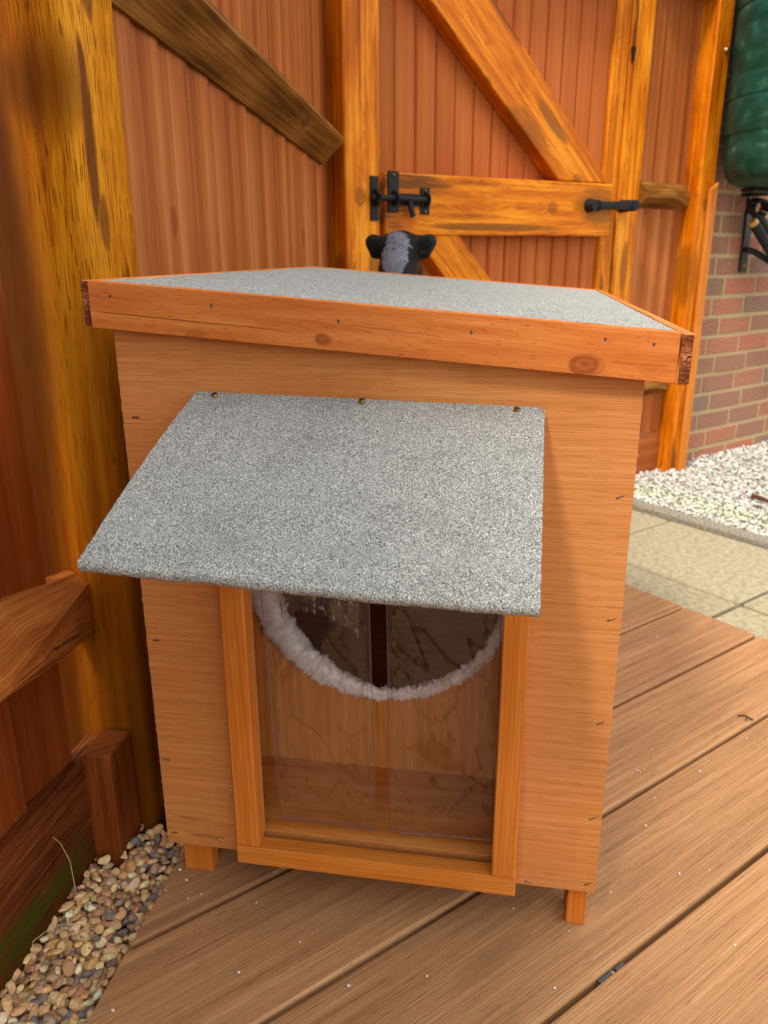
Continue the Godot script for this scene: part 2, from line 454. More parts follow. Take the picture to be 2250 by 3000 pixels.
	M.deck = wood(1500, 1000, Vector2(2.2, 0.5), [hx("725138"), hx("9c714c"), hx("b58960"), hx("cba278")], {"seed": 91, "rings": 40.0, "ra": 0.05, "wa": 0.02, "fa": 0.34, "fl": 0.06, "fw": 0.0007, "f2": 0.17, "fl2": 0.4, "fw2": 0.005, "ba": 0.10, "bl": 0.3, "bw": 0.05, "base": 0.52, "sa": 0.10, "dark": hx("5e4430"), "kl": 0.014, "kw": 0.0008, "kt": 0.76, "ka": 0.35, "hs": 0.05, "rough": 0.5, "spec": 0.5, "stains": deck_marks})
	M.endgrain = wood(300, 200, Vector2(0.05, 0.03), [hx("2e150c"), hx("5a2c1a"), hx("8a4c2e"), hx("b87a50")], {"seed": 25, "rings": 900.0, "ra": 0.75, "wa": 0.004, "fa": 0.5, "fl": 0.0014, "fw": 0.0003, "f2": 0.2, "fl2": 0.004, "fw2": 0.001, "ba": 0.2, "bl": 0.01, "bw": 0.01, "base": 0.75, "hs": 0.05, "rough": 0.8})
	# mineral felt
	var felt := StandardMaterial3D.new()
	felt.albedo_texture = grain_tex(1500, 0.46, [hx("424440"), hx("676966"), hx("8b8d8a"), hx("a1a3a0"), hx("babcb8"), hx("e2e3df")], [0.0, 0.2, 0.42, 0.6, 0.84, 1.0], 5)
	felt.roughness = 0.85
	felt.metallic_specular = 0.4
	felt.heightmap_enabled = true
	felt.heightmap_texture = grain_tex(1500, 0.46, [], [], 5)
	felt.heightmap_scale = 0.05
	felt.vertex_color_use_as_albedo = true
	M.felt = felt
	M.slab = stone([hx("8a8069"), hx("9d937a"), hx("a69c82"), hx("b3a98e")], [0.05, 0.4, 0.6, 0.95], 3.1, 101, 0.9, 0.05, 0.03)
	M.kerb = stone([hx("6d6a5e"), hx("8d897b"), hx("a9a596")], [0.2, 0.5, 0.8], 4.0, 102, 0.9, 0.1, 0.05)
	M.soil = stone([hx("1b120c"), hx("33241a"), hx("4a3828")], [0.2, 0.5, 0.8], 6.0, 103, 0.95, 0.4, 0.05)
	M.mortar = stone([hx("988360"), hx("b29c72"), hx("c4b08a")], [0.2, 0.5, 0.8], 9.0, 104, 0.95, 0.15, 0.05)
	M.bricks = []
	for k in 6:
		var rp: Array = [[hx("8a5440"), hx("a46c54"), hx("b6826a")], [hx("7c5444"), hx("966a56"), hx("a87e68")], [hx("72604f"), hx("8a705e"), hx("9c7c68")], [hx("9a5844"), hx("ac6a54"), hx("b87c66")], [hx("6a5a50"), hx("8c6e5c"), hx("a67660")], [hx("966450"), hx("8a6a58"), hx("aa745e")]][k]
		M.bricks.append(stone(rp, [0.15, 0.5, 0.8], 7.0, 110 + k, 0.85, 0.15, 0.03))
	M.iron = stone([hx("101012"), hx("1e1e20"), hx("3a3a3c")], [0.2, 0.6, 0.95], 14.0, 130, 0.45, 0.05, 0.05)
	M.brass = plain(hx("9a7c3c"), 0.35, 0.9)
	M.steel = plain(hx("9a7c58"), 0.35, 0.8)
	M.black = plain(hx("151516"), 0.5)
	M.rubber = plain(hx("1a1a1b"), 0.75)
	M.gold = plain(hx("d8a860"), 0.35, 0.1)
	M.liner = plain(hx("e0d6d4"), 0.14)
	M.liner.metallic_specular = 0.6
	M.liner.backlight_enabled = true
	M.liner.backlight = Color(0.25, 0.23, 0.22)
	M.vinyl = plain(Color(0.50, 0.40, 0.38, 0.05), 0.03)
	M.vinyl.transparency = BaseMaterial3D.TRANSPARENCY_ALPHA
	M.film = plain(Color(0.62, 0.55, 0.48, 0.22), 0.08)
	M.film.transparency = BaseMaterial3D.TRANSPARENCY_ALPHA
	M.film.metallic_specular = 0.9
	M.vinyl_edge = plain(Color(0.42, 0.34, 0.46, 0.35), 0.1)
	M.vinyl_edge.transparency = BaseMaterial3D.TRANSPARENCY_ALPHA

func _ready():
	rng.seed = 20240611
	# ------------------------------------------------ camera, sky, sun, exposure
	var cam := Camera3D.new()
	cam.name = "camera"
	add_child(cam)
	var pitch := 0.314640
	var roll := 0.0043
	cam.basis = Basis(Vector3.RIGHT, -pitch) * Basis(Vector3(0, 0, 1), -roll)
	cam.position = Vector3(0, CAM_H, 0)
	cam.near = 0.02
	cam.far = 200.0
	var lens := CameraAttributesPhysical.new()
	lens.frustum_focal_length = 18.534
	lens.frustum_focus_distance = 0.66
	lens.frustum_near = 0.02
	lens.frustum_far = 200.0
	lens.exposure_aperture = 7.8
	cam.attributes = lens
	cam.fov = 65.844
	var sky_mat := ProceduralSkyMaterial.new()
	sky_mat.sky_top_color = Color(0.93, 0.94, 0.94)
	sky_mat.sky_horizon_color = Color(0.93, 0.92, 0.90)
	sky_mat.sky_curve = 0.3
	sky_mat.ground_bottom_color = Color(0.30, 0.26, 0.22)
	sky_mat.ground_horizon_color = Color(0.55, 0.53, 0.50)
	sky_mat.sun_angle_max = 0.0
	var sky := Sky.new()
	sky.sky_material = sky_mat
	var env := Environment.new()
	env.background_mode = Environment.BG_SKY
	env.sky = sky
	env.tonemap_mode = Environment.TONE_MAPPER_LINEAR
	env.tonemap_exposure = 2.28
	env.sdfgi_enabled = true
	env.ssao_enabled = true
	env.ssil_enabled = true
	var we := WorldEnvironment.new()
	we.name = "world_environment"
	we.environment = env
	add_child(we)
	var sun := DirectionalLight3D.new()
	sun.name = "sun"
	sun.light_energy = 0.5
	sun.light_color = Color(1.0, 0.95, 0.86)
	sun.light_angular_distance = 10.0
	sun.shadow_enabled = true
	add_child(sun)
	sun.look_at_from_position(Vector3(-0.574, 1.19, 0.819), Vector3.ZERO)
	make_materials()
	build_ground()
	build_fences()
	build_gate()
	build_right_side()
	build_house()
	build_cow()
	build_details()
	for o in get_children():
		clean(o)

func clean(o: Node):
	if o.has_meta("_n"): o.remove_meta("_n")
	if o.has_meta("org"): o.remove_meta("org")
	for k in o.get_children(): clean(k)

# ---------------------------------------------------------------- ground
func u_at(a: float, w: float) -> float:        # u of the point (a, w): where a line across the deck frame meets a = const
	return (a - w * cos(AZ_U + PI / 2 - AZ_D - PI / 2)) / cos(AZ_D + PI / 2 - AZ_U)

func pebble(b: MB, dirs: Array, tris: Array, at: Vector3, s: Vector3, cuts: int, R: Basis):
	var pl := []
	for k in cuts:
		var q := Vector3(rnd(-1, 1), rnd(-1, 1), rnd(-1, 1)).normalized()
		pl.append([q, rnd(0.55, 0.88)])
	var pts := []
	var nrm := []
	for d in dirs:
		var r := 1.0
		var soft := 0.0
		for c in pl:
			var t: float = d.dot(c[0])
			if t > 0.15: r = min(r, c[1] / t * 0.5 + min(r, c[1] / t) * 0.5)
		pts.append(at + R * (d * r * s))
		nrm.append(Vector3.ZERO)
	for t in tris:
		var f: Vector3 = (pts[t[1]] - pts[t[0]]).cross(pts[t[2]] - pts[t[0]])
		if f.dot(pts[t[0]] - at) < 0: f = -f
		for k in 3: nrm[t[k]] += f
	for t in tris:
		b.tri(pts[t[0]], pts[t[1]], pts[t[2]], nrm[t[0]].normalized(), nrm[t[1]].normalized(), nrm[t[2]].normalized())

func ico(level: int) -> Array:
	var p := (1.0 + sqrt(5.0)) / 2.0
	var vs := []
	for q in [[-1, p, 0], [1, p, 0], [-1, -p, 0], [1, -p, 0], [0, -1, p], [0, 1, p], [0, -1, -p], [0, 1, -p], [p, 0, -1], [p, 0, 1], [-p, 0, -1], [-p, 0, 1]]:
		vs.append(Vector3(q[0], q[1], q[2]).normalized())
	var ts := [[0, 11, 5], [0, 5, 1], [0, 1, 7], [0, 7, 10], [0, 10, 11], [1, 5, 9], [5, 11, 4], [11, 10, 2], [10, 7, 6], [7, 1, 8], [3, 9, 4], [3, 4, 2], [3, 2, 6], [3, 6, 8], [3, 8, 9], [4, 9, 5], [2, 4, 11], [6, 2, 10], [8, 6, 7], [9, 8, 1]]
	for l in level:
		var mid := {}
		var out := []
		for t in ts:
			var m := []
			for k in 3:
				var a: int = min(t[k], t[(k + 1) % 3]); var c: int = max(t[k], t[(k + 1) % 3])
				var key := a * 4096 + c
				if not mid.has(key):
					mid[key] = vs.size()
					vs.append(((vs[a] + vs[c]) * 0.5).normalized())
				m.append(mid[key])
			out.append_array([[t[0], m[0], m[2]], [t[1], m[1], m[0]], [t[2], m[2], m[1]], m])
		ts = out
	return [vs, ts]

func pebble_colour() -> Color:
	var pal := [hx("dcb684"), hx("cfa676"), hx("c8a070"), hx("d8b07a"), hx("c9a578"), hx("b58f66"), hx("a17f60"), hx("d2b58c"), hx("9a7a62"), hx("b9976e"), hx("8e7a6c"), hx("c39a63"), hx("ab7f5c"), hx("d9c6a4"), hx("837066"), hx("b98a5a"), hx("6f6a68"), hx("c4a98c"), hx("a5745a")]
	var c: Color = pal[rng.randi() % pal.size()].srgb_to_linear()
	var k := rnd(1.3, 1.95)
	return Color(c.r * k, c.g * k, c.b * k)

func build_ground():
	var g := thing("ground", "", "", 0.0, Vector3(0, -0.32, 0), "", "structure")
	var b := mb(g)
	b.quad(Vector3(-60, -0.32, -60), Vector3(60, -0.32, -60), Vector3(60, -0.32, 60), Vector3(-60, -0.32, 60), Vector3.UP)
	put("soil", b, M.soil, g)
	# deck: composite boards on a dark subframe, sawn off at an angle along the gravel strip
	var deck := thing("deck", "", "", deck_rot, Vector3(0, -0.02, 0), "", "structure")
	var aF := -0.352
	for k in range(-9, 10):
		var w0 := -0.3455 + 0.1488 * k + 0.0028
		var w1 := w0 + 0.1488 - 0.0056
		var prof := [[w0, -0.023], [w0, -0.003], [w0 + 0.0008, -0.001], [w0 + 0.003, 0.0], [w1 - 0.003, 0.0], [w1 - 0.0008, -0.001], [w1, -0.003], [w1, -0.023]]
		var sl := []
		var sr := []
		for p in prof:
			sl.append(Vector3(u_at(aF, p[0]), p[1], p[0]))
			sr.append(Vector3(1.288, p[1], p[0]))
		b = mb(deck)
		b.col = tone(1.0, 0.09)
		b.loft([sl, sr], false, Vector2(3.0, 0.5), Vector2(rnd(0, 0.06), rnd(0, 0.6)))
		put("deck_board", b, M.deck.mat, deck)
	b = mb(deck)
	for k in 9:
		var u := -0.9 + 0.27 * k
		var wj := maxf((-0.33 - u * 0.70) / 0.714, -1.5) + 0.06
		b.box(Vector3(u, -0.08, (wj + 0.9) / 2), Vector3(0.05, 0.1, 0.9 - wj))
	put("joist", b, M.soil, deck)
	# paving slabs
	var pav := thing("paving", "", "", deck_rot, Vector3(1.3, -0.2, -0.9), "", "structure")
	for r in 2:
		var u0: float = [1.25, 1.734][r]
		var u1: float = [1.725, 2.137][r]
		for k in 7:
			var w0 := -1.88 + 0.482 * k
			w0 += 0.003
			var w1 := w0 + 0.482 - 0.010
			b = mb(pav)
			b.col = tone(1.0, 0.10)
			b.box(Vector3((u0 + u1) / 2, -0.185 + rnd(-0.002, 0.002), (w0 + w1) / 2), Vector3(u1 - u0, 0.05, w1 - w0), 0.005)
			put("paving_slab", b, M.slab, pav)
	b = mb(pav)
	b.box(Vector3(1.6, -0.245, -0.2), Vector3(1.2, 0.12, 3.5))
	put("bedding", b, M.soil, pav)
	var kb := thing("path_edging", "pale concrete edging strip between the paving slabs and the white gravel", "edging", deck_rot, Vector3(2.17, -0.3, -0.6), "", "structure")
	for k in 3:
		b = mb(kb)
		b.col = tone(1.0, 0.06)
		b.box(Vector3(2.168, -0.21, -1.28 + 0.92 * k), Vector3(0.05, 0.14, 0.914), 0.006)
		put("edging_stone", b, M.kerb, kb)
	# bed below the tan gravel
	var bed := thing("gravel_bed", "", "", box_rot, Vector3(-0.41, -0.32, -0.5), "", "structure")
	b = mb(bed)
	b.box(Vector3(-0.47, -0.19, -0.45), Vector3(0.232, 0.28, 2.2))
	put("soil", b, M.soil, bed)
	# tan pea gravel
	var sph := ico(2)
	var sph1 := ico(1)
	var gm := stone([hx("d0d0d0"), hx("ececec"), hx("ffffff")], [0.25, 0.5, 0.75], 18.0, 140, 0.62, 0.03, 0.03)
	b = MB.new()
	var org := Vector3(-0.41, -0.045, -0.5)
	b.o = org
	for layer in 4:
		var st := 0.0088
		var yy: float = [-0.046, -0.038, -0.031, -0.025][layer]
		for i in range(0, 14):
			for j in range(0, 54):
				if layer == 3 and rng.randf() < 0.3: continue
				var a := -0.470 + i * st + (0.5 * st if j % 2 else 0.0) + rnd(-0.004, 0.004)
				var d := 0.30 + j * 0.0084 + rnd(-0.004, 0.004)
				var s := exp(rnd(log(0.0036), log(0.0074)))
				if a > -0.353 - s * 0.75: continue
				if d > 0.745: continue
				if a < -0.432 and d > 0.688: continue
				b.col = pebble_colour()
				var flat := rnd(0.45, 0.75)
				var R := Basis(Vector3.UP, rnd(0, TAU)) * Basis(Vector3(1, 0, 0), rnd(-0.6, 0.6)) * Basis(Vector3(0, 0, 1), rnd(-0.5, 0.5))
				var heap := 0.006 * smoothstep(0.62, 0.72, d)
				var sp: Array = sph if layer > 1 else sph1
				pebble(b, sp[0], sp[1], Vector3(a, yy + heap + rnd(-0.004, 0.004), -d), Vector3(s * 1.25, s * flat, s * rnd(0.7, 1.0)), rng.randi_range(3, 9), R)
	var gr := MeshInstance3D.new()
	gr.name = "gravel"
	gr.mesh = b.mesh()
	gr.material_override = gm
	add_child(gr)
	gr.rotation.y = box_rot
	gr.position = Basis(Vector3.UP, box_rot) * org
	tag(gr, "tan and brown rounded pea gravel filling the strip between deck and fence", "gravel", "", "stuff")
	# white gravel beyond the kerb
	var wb := thing("gravel_base", "", "", deck_rot, Vector3(3.2, -0.3, -1.0), "", "structure")
	b = mb(wb)
	b.box(Vector3(4.6, -0.235, 0.0), Vector3(4.8, 0.15, 3.7))
	put("chippings", b, stone([hx("9a9080"), hx("cfc8ba"), hx("e6e0d4")], [0.3, 0.5, 0.7], 20.0, 150, 0.95, 0.3, 0.06), wb)
	var sp1 := ico(1)
	var one := MB.new()
	pebble(one, sp1[0], sp1[1], Vector3.ZERO, Vector3(1, 0.62, 0.8), 9, Basis.IDENTITY)
	var mm := MultiMesh.new()
	mm.transform_format = MultiMesh.TRANSFORM_3D
	mm.use_colors = true
	mm.mesh = one.mesh()
	var tr := []
	var cl := []
	for k in 17000:
		var u := 2.198 + 1.5 * pow(rng.randf(), 1.25)
		var w := rnd(-1.80, -0.3)
		var s := rnd(0.0035, 0.0085)
		var B := Basis(Vector3.UP, rnd(0, TAU)) * Basis(Vector3.RIGHT, rnd(-0.7, 0.7)) * Basis(Vector3.BACK, rnd(-0.7, 0.7))
		tr.append(Transform3D(B.scaled_local(Vector3(s * rnd(0.9, 1.4), s, s)), Vector3(u, -0.156 + rnd(0, 0.014) + (0.004 if u < 2.3 else 0.0), w)))
		var c := rnd(0.45, 0.78)
		var moss: float = clampf(1.0 - absf(u - 2.32) / 0.12, 0, 1) * rng.randf()
		cl.append(Color(c * (1 - 0.22 * moss), c * (0.985 - 0.05 * moss), c * (0.94 - 0.45 * moss)))
	mm.instance_count = tr.size()
	for k in tr.size():
		mm.set_instance_transform(k, tr[k])
		mm.set_instance_color(k, cl[k])
	var wg := MultiMeshInstance3D.new()
	wg.name = "white_gravel"
	wg.multimesh = mm
	var wm := plain(Color.WHITE, 0.85)
	wm.vertex_color_use_as_albedo = true
	wg.material_override = wm
	add_child(wg)
	wg.rotation.y = deck_rot
	tag(wg, "white stone chippings covering the ground below the brick wall", "gravel", "", "stuff")

# ---------------------------------------------------------------- fences
func feather(root: Node, frame: String, e0: float, e1: float, back: float, y0: float, y1: float, w: Dictionary, tint: Color, t0 := 0.0035, t1 := 0.011):
	# wedge board: thin edge at e0, thick edge at e1; front towards +x (frame "a") or +z (frame "u")
	var b := mb(root)
	b.col = tint
	var poly := [[e0, back], [e0, back + t0], [e1 - 0.001, back + t1], [e1, back + t1 - 0.001], [e1, back]]
	var secs := []
	for y in [y0, y1]:
		var s := []
		for p in poly:
			s.append(Vector3(p[1], y, -p[0]) if frame == "a" else Vector3(p[0], y, p[1]))
		secs.append(s)
	b.loft(secs, false, w.sz, off_for(y1 - y0, 0.25, w))
	put("board", b, w.mat, root)

func build_fences():
	# near panel, on the left
	var f := thing("wooden_fence", "dark wet red-brown fence panel at the left edge, beside the gravel strip", "fence", box_rot, Vector3(-0.48, -0.06, -0.4), "fence panels along the left side")
	var ed := [-1.5, -1.37, -1.24, -1.11, -0.98, -0.86, -0.74, -0.62, -0.50, -0.39, -0.28, -0.17, -0.06, 0.05, 0.16, 0.27, 0.385, 0.495, 0.606, 0.692]
	for k in ed.size() - 1:
		feather(f, "a", ed[k] + 0.0006, ed[k + 1], -0.486, 0.095, 1.85, M.redwet, tone(1.0, 0.16) * Color(0.52, 0.37, 0.22))
	var gbw := wood(1400, 190, Vector2(2.3, 0.25), [hx("2c150a"), hx("5a2c14"), hx("723c1e"), hx("8c5028")], {"seed": 201, "rings": 120.0, "ra": 0.2, "fa": 0.2, "f2": 0.3, "ba": 0.3, "base": 0.55, "hs": 0.05, "rough": 0.7, "spec": 0.3, "dark": hx("2c3c08"),
		"stains": [[0.11, 0.085, 0.07, 0.045, 0.7], [0.19, 0.08, 0.10, 0.05, 0.75], [0.30, 0.075, 0.10, 0.04, 0.5]]})
	var b := mb(f)
	b.box(Vector3(-0.4745, 0.025, 0.3775), Vector3(0.025, 0.17, 2.245), 0.003, 2, Vector2(2.3, 0.25))
	var gb := put("gravel_board", b, gbw.mat, f)
	# (image x runs along the box's +z: from d = 0.745 back towards the camera)
	b = mb(f)
	var secs := []
	for q in [[0.10, [-0.484, 0.245], [-0.424, 0.288], [-0.420, 0.294], [-0.423, 0.299], [-0.470, 0.342], [-0.484, 0.345]],
			[0.545, [-0.484, 0.245], [-0.424, 0.286], [-0.420, 0.291], [-0.423, 0.297], [-0.470, 0.342], [-0.484, 0.345]],
			[0.61, [-0.484, 0.245], [-0.438, 0.268], [-0.431, 0.281], [-0.434, 0.299], [-0.470, 0.337], [-0.484, 0.341]],
			[0.744, [-0.484, 0.240], [-0.464, 0.241], [-0.459, 0.246], [-0.460, 0.304], [-0.474, 0.316], [-0.484, 0.320]]]:
		var s := []
		for k in range(1, 7): s.append(Vector3(q[k][0], q[k][1], -q[0]))
		secs.append(s)
	b.loft(secs, false, M.rail.sz, Vector2(0.14, 0.02))
	put("rail", b, M.rail.mat, f)
	# the heavy post
	var p := thing("fence_post", "thick glossy amber post with dark streaks and a big knot, left of cat house", "post", box_rot, Vector3(-0.463, -0.3, -0.797))
	var nz := FastNoiseLite.new()
	nz.seed = 4
	nz.frequency = 6.0
	b = mb(p)
	secs = []
	for k in 61:
		var y := -0.3 + 1.75 * k / 60.0
		var s := []
		var x0 := -0.530; var x1 := -0.4125; var d0 := 0.7455; var d1 := 0.850
		var rr := 0.010
		for seg in 4:
			var a: Vector2 = [Vector2(x0, d0), Vector2(x1, d0), Vector2(x1, d1), Vector2(x0, d1)][seg]
			var c: Vector2 = [Vector2(x1, d0), Vector2(x1, d1), Vector2(x0, d1), Vector2(x0, d0)][seg]
			for j in 7:
				var q := a.lerp(c, (j + 0.5) / 7.0)
				var cx: float = clampf(q.x, x0 + rr, x1 - rr); var cy: float = clampf(q.y, d0 + rr, d1 - rr)
				var v := q - Vector2(cx, cy)
				if v.length() > rr: q = Vector2(cx, cy) + v.normalized() * rr
				var o := nz.get_noise_3d(q.x * 9, y * 1.6, q.y * 9) * 0.0022 + nz.get_noise_3d(q.x * 40, y * 9, q.y * 40) * 0.0007
				if Vector2(absf(q.x - (x0 + x1) / 2), absf(q.y - (d0 + d1) / 2)).length() > 0.062: o -= 0.0022
				# the knot bulges where a branch was
				if seg == 0 or seg == 1: o += 0.004 * exp(-pow((y - 0.80) / 0.05, 2)) * exp(-pow((q.x - x1) / 0.02, 2) - pow((q.y - d0) / 0.02, 2))
				q += (q - Vector2((x0 + x1) / 2, (d0 + d1) / 2)).normalized() * o
				s.append(Vector3(q.x, y, -q.y))
		secs.append(s)
	b.loft(secs, true, M.post.sz)
	put("post", b, M.post.mat, p)
	# short stub at its foot
	var s2 := thing("stake", "short square stained stake standing in the gravel at the foot of the post", "stake", box_rot, Vector3(-0.447, -0.1, -0.718))
	b = mb(s2)
	b.col = Color(0.62, 0.48, 0.42)
	b.box(Vector3(-0.4472, 0.008, -0.7175), Vector3(0.035, 0.222, 0.052), 0.002, 1, M.rail.sz, Vector2(0.1, 0.1))
	put("stake", b, M.rail.mat, s2)
	# far panel behind the cat house
	var ff := thing("wooden_fence", "lighter red-brown feather-edge fence panel behind the cat house, left of the gate", "fence", box_rot, Vector3(-0.50, -0.1, -1.45), "fence panels along the left side")
	ed = [0.76, 0.86, 0.955, 1.047, 1.122, 1.216, 1.302, 1.391, 1.475, 1.557, 1.639, 1.717, 1.804, 1.891, 1.973, 2.061, 2.125]
	for k in ed.size() - 1:
		feather(ff, "a", ed[k] + 0.0006, ed[k + 1], -0.504, -0.1, 1.85, M.red, tone(1.04, 0.20), 0.004, 0.0105)
	for hh in [0.0, -0.64]:
		b = mb(ff)
		secs = []
		for d in [0.852, 1.98, 2.02]:
			var yb: float = 0.889 - 0.0726 * (d - 1.58) + hh
			var ya: float = 0.952 - 0.0744 * (d - 1.42) + hh
			secs.append([Vector3(-0.488, yb, -d), Vector3(-0.440, ya - 0.004, -d), Vector3(-0.4365, ya, -d), Vector3(-0.438, ya + 0.009, -d), Vector3(-0.492, ya + 0.045, -d), Vector3(-0.4935, yb, -d)])
		b.loft(secs, false, M.old.sz, Vector2(0.05, 0.02))
		put("rail", b, M.old.mat, ff)

# ---------------------------------------------------------------- gate
func build_gate():
	var lp := thing("gate_post", "orange sawn gate post at the left of the gate, with the bolt keep on it", "post", deck_rot, Vector3(1.206, -0.3, -1.80), "gate posts")
	timber("post", lp, Vector3(1.2065, 0.7, -1.805), Vector3(0.105, 2.0, 0.11), M.amber, 1, 0.004, Color(0.98, 0.95, 0.95))
	var gt := thing("gate", "stained timber ledged and braced gate with a black bolt", "gate", deck_rot, Vector3(1.72, -0.1, -1.80))
	var u := 1.2745
	for k in 13:
		var wd := 0.0682
		timber("board", gt, Vector3(u + wd / 2, 0.80, -1.8095), Vector3(wd - 0.0035, 1.80, 0.017), M.tongue, 1, 0.0045, Color(1.03, 1.0, 0.97) * rnd(0.92, 1.06) if k > 0 else Color(0.80, 0.84, 0.76))
		u += wd
	timber("stile", gt, Vector3(2.201, 0.80, -1.815), Vector3(0.066, 1.80, 0.05), M.amber, 1, 0.003, Color(1.05, 1.05, 1.0))
	var b := mb(gt)
	b.prism(PackedVector2Array([Vector2(1.273, 0.699), Vector2(2.163, 0.703), Vector2(2.161, 0.858), Vector2(1.2735, 0.848)]), -1.750, -1.7995, Vector2(1, 0), M.amber.sz, Vector2(0.02, 0.02), 0.003)
	put("rail", b, M.amber.mat, gt)
	timber("rail", gt, Vector3(1.718, 1.475, -1.775), Vector3(0.89, 0.15, 0.049), M.amber, 0, 0.003)
	timber("lintel", gt, Vector3(1.75, 1.73, -1.79), Vector3(1.2, 0.1, 0.10), M.amber, 0, 0.004)
	timber("rail", gt, Vector3(1.718, 0.11, -1.775), Vector3(0.89, 0.15, 0.049), M.amber, 0, 0.003)
	b = mb(gt)
	b.col = Color(0.92, 0.86, 0.84)
	b.prism(PackedVector2Array([Vector2(1.917, 0.8575), Vector2(2.147, 0.8595), Vector2(1.490, 1.398), Vector2(1.275, 1.398), Vector2(1.275, 1.356)]), -1.7515, -1.7997, Vector2(0.777, -0.629), M.amber.sz, Vector2(0.1, 0.25), 0.003)
	put("brace", b, M.amber.mat, gt)
	b = mb(gt)
	b.prism(PackedVector2Array([Vector2(1.372, 0.698), Vector2(1.530, 0.699), Vector2(2.06, 0.187), Vector2(1.88, 0.187)]), -1.7515, -1.7997, Vector2(0.72, -0.69), M.amber.sz, Vector2(0.1, 0.5), 0.003)
	put("brace", b, M.amber.mat, gt)
	# sliding bolt
	b = mb(gt)
	b.box(Vector3(1.298, 0.803, -1.7475), Vector3(0.034, 0.098, 0.005), 0.001)
	b.box(Vector3(1.402, 0.784, -1.7475), Vector3(0.030, 0.066, 0.005), 0.001)
	b.box(Vector3(1.350, 0.785, -1.7477), Vector3(0.10, 0.03, 0.004), 0.001)
	var bolt := put("bolt", b, M.iron, gt)
	b = mb(bolt)
	b.tube([Vector3(1.222, 0.787, -1.737), Vector3(1.30, 0.787, -1.737), Vector3(1.408, 0.786, -1.737)], 0.0075, 10)
	b.box(Vector3(1.345, 0.762, -1.732), Vector3(0.014, 0.04, 0.010), 0.002, 1, Vector2.ONE, Vector2.ZERO, Basis(Vector3.BACK, 0.3))
	put("bar", b, M.iron, bolt)
	for q in [[1.298, 0.787], [1.402, 0.787]]:
		b = mb(bolt)
		var arc := []
		for k in 9: arc.append(Vector3(q[0], q[1] + 0.015 * cos(PI * k / 8.0), -1.745 + 0.019 * sin(PI * k / 8.0)))
		b.tube(arc, 0.0045, 6)
		put("bracket", b, M.iron, bolt)
	for q in [[1.298, 0.843], [1.402, 0.810], [1.402, 0.758]]:
		b = mb(bolt)
		b.tube([Vector3(q[0], q[1], -1.746), Vector3(q[0], q[1], -1.7425)], 0.004, 8, 0.002)
		put("screw", b, M.brass, bolt)
	# black ring-headed strap at the right
	b = mb(gt)
	b.tube([Vector3(2.048, 0.792, -1.735), Vector3(2.09, 0.792, -1.733), Vector3(2.15, 0.794, -1.733), Vector3(2.215, 0.796, -1.737), Vector3(2.262, 0.797, -1.742)], 0.0125, 12)
	b.tube([Vector3(2.052, 0.792, -1.750), Vector3(2.052, 0.792, -1.722)], 0.021, 12, 0.016)
	b.tube([Vector3(2.252, 0.797, -1.789), Vector3(2.252, 0.797, -1.725)], 0.020, 12, 0.017)
	b.tube([Vector3(2.074, 0.792, -1.734), Vector3(2.082, 0.792, -1.734)], 0.0165, 12)
	put("handle", b, M.iron, gt)
	# keep on the left post
	b = mb(lp)
	b.box(Vector3(1.239, 0.785, -1.7475), Vector3(0.026, 0.105, 0.005), 0.001)
	var arc2 := []
	for k in 9: arc2.append(Vector3(1.239, 0.787 + 0.016 * cos(PI * k / 8.0), -1.745 + 0.020 * sin(PI * k / 8.0)))
	b.tube(arc2, 0.0065, 6)
	put("bolt_keep", b, M.iron, lp)
	var rp := thing("gate_post", "orange gate post right of the gate with a thin dark cord hanging on it", "post", deck_rot, Vector3(2.29, -0.3, -1.83), "gate posts")
	timber("post", rp, Vector3(2.292, 0.7, -1.835), Vector3(0.106, 2.0, 0.10), M.amber, 1, 0.004, Color(1.08, 1.08, 1.0))
	b = mb(rp)
	b.tube([Vector3(2.247, 1.42, -1.782), Vector3(2.250, 1.34, -1.779), Vector3(2.246, 1.27, -1.781), Vector3(2.247, 1.21, -1.782)], 0.0022, 6)
	b.tube([Vector3(2.2435, 1.255, -1.778), Vector3(2.2435, 1.22, -1.778)], 0.008, 8, 0.005)
	put("cord", b, M.iron, rp)

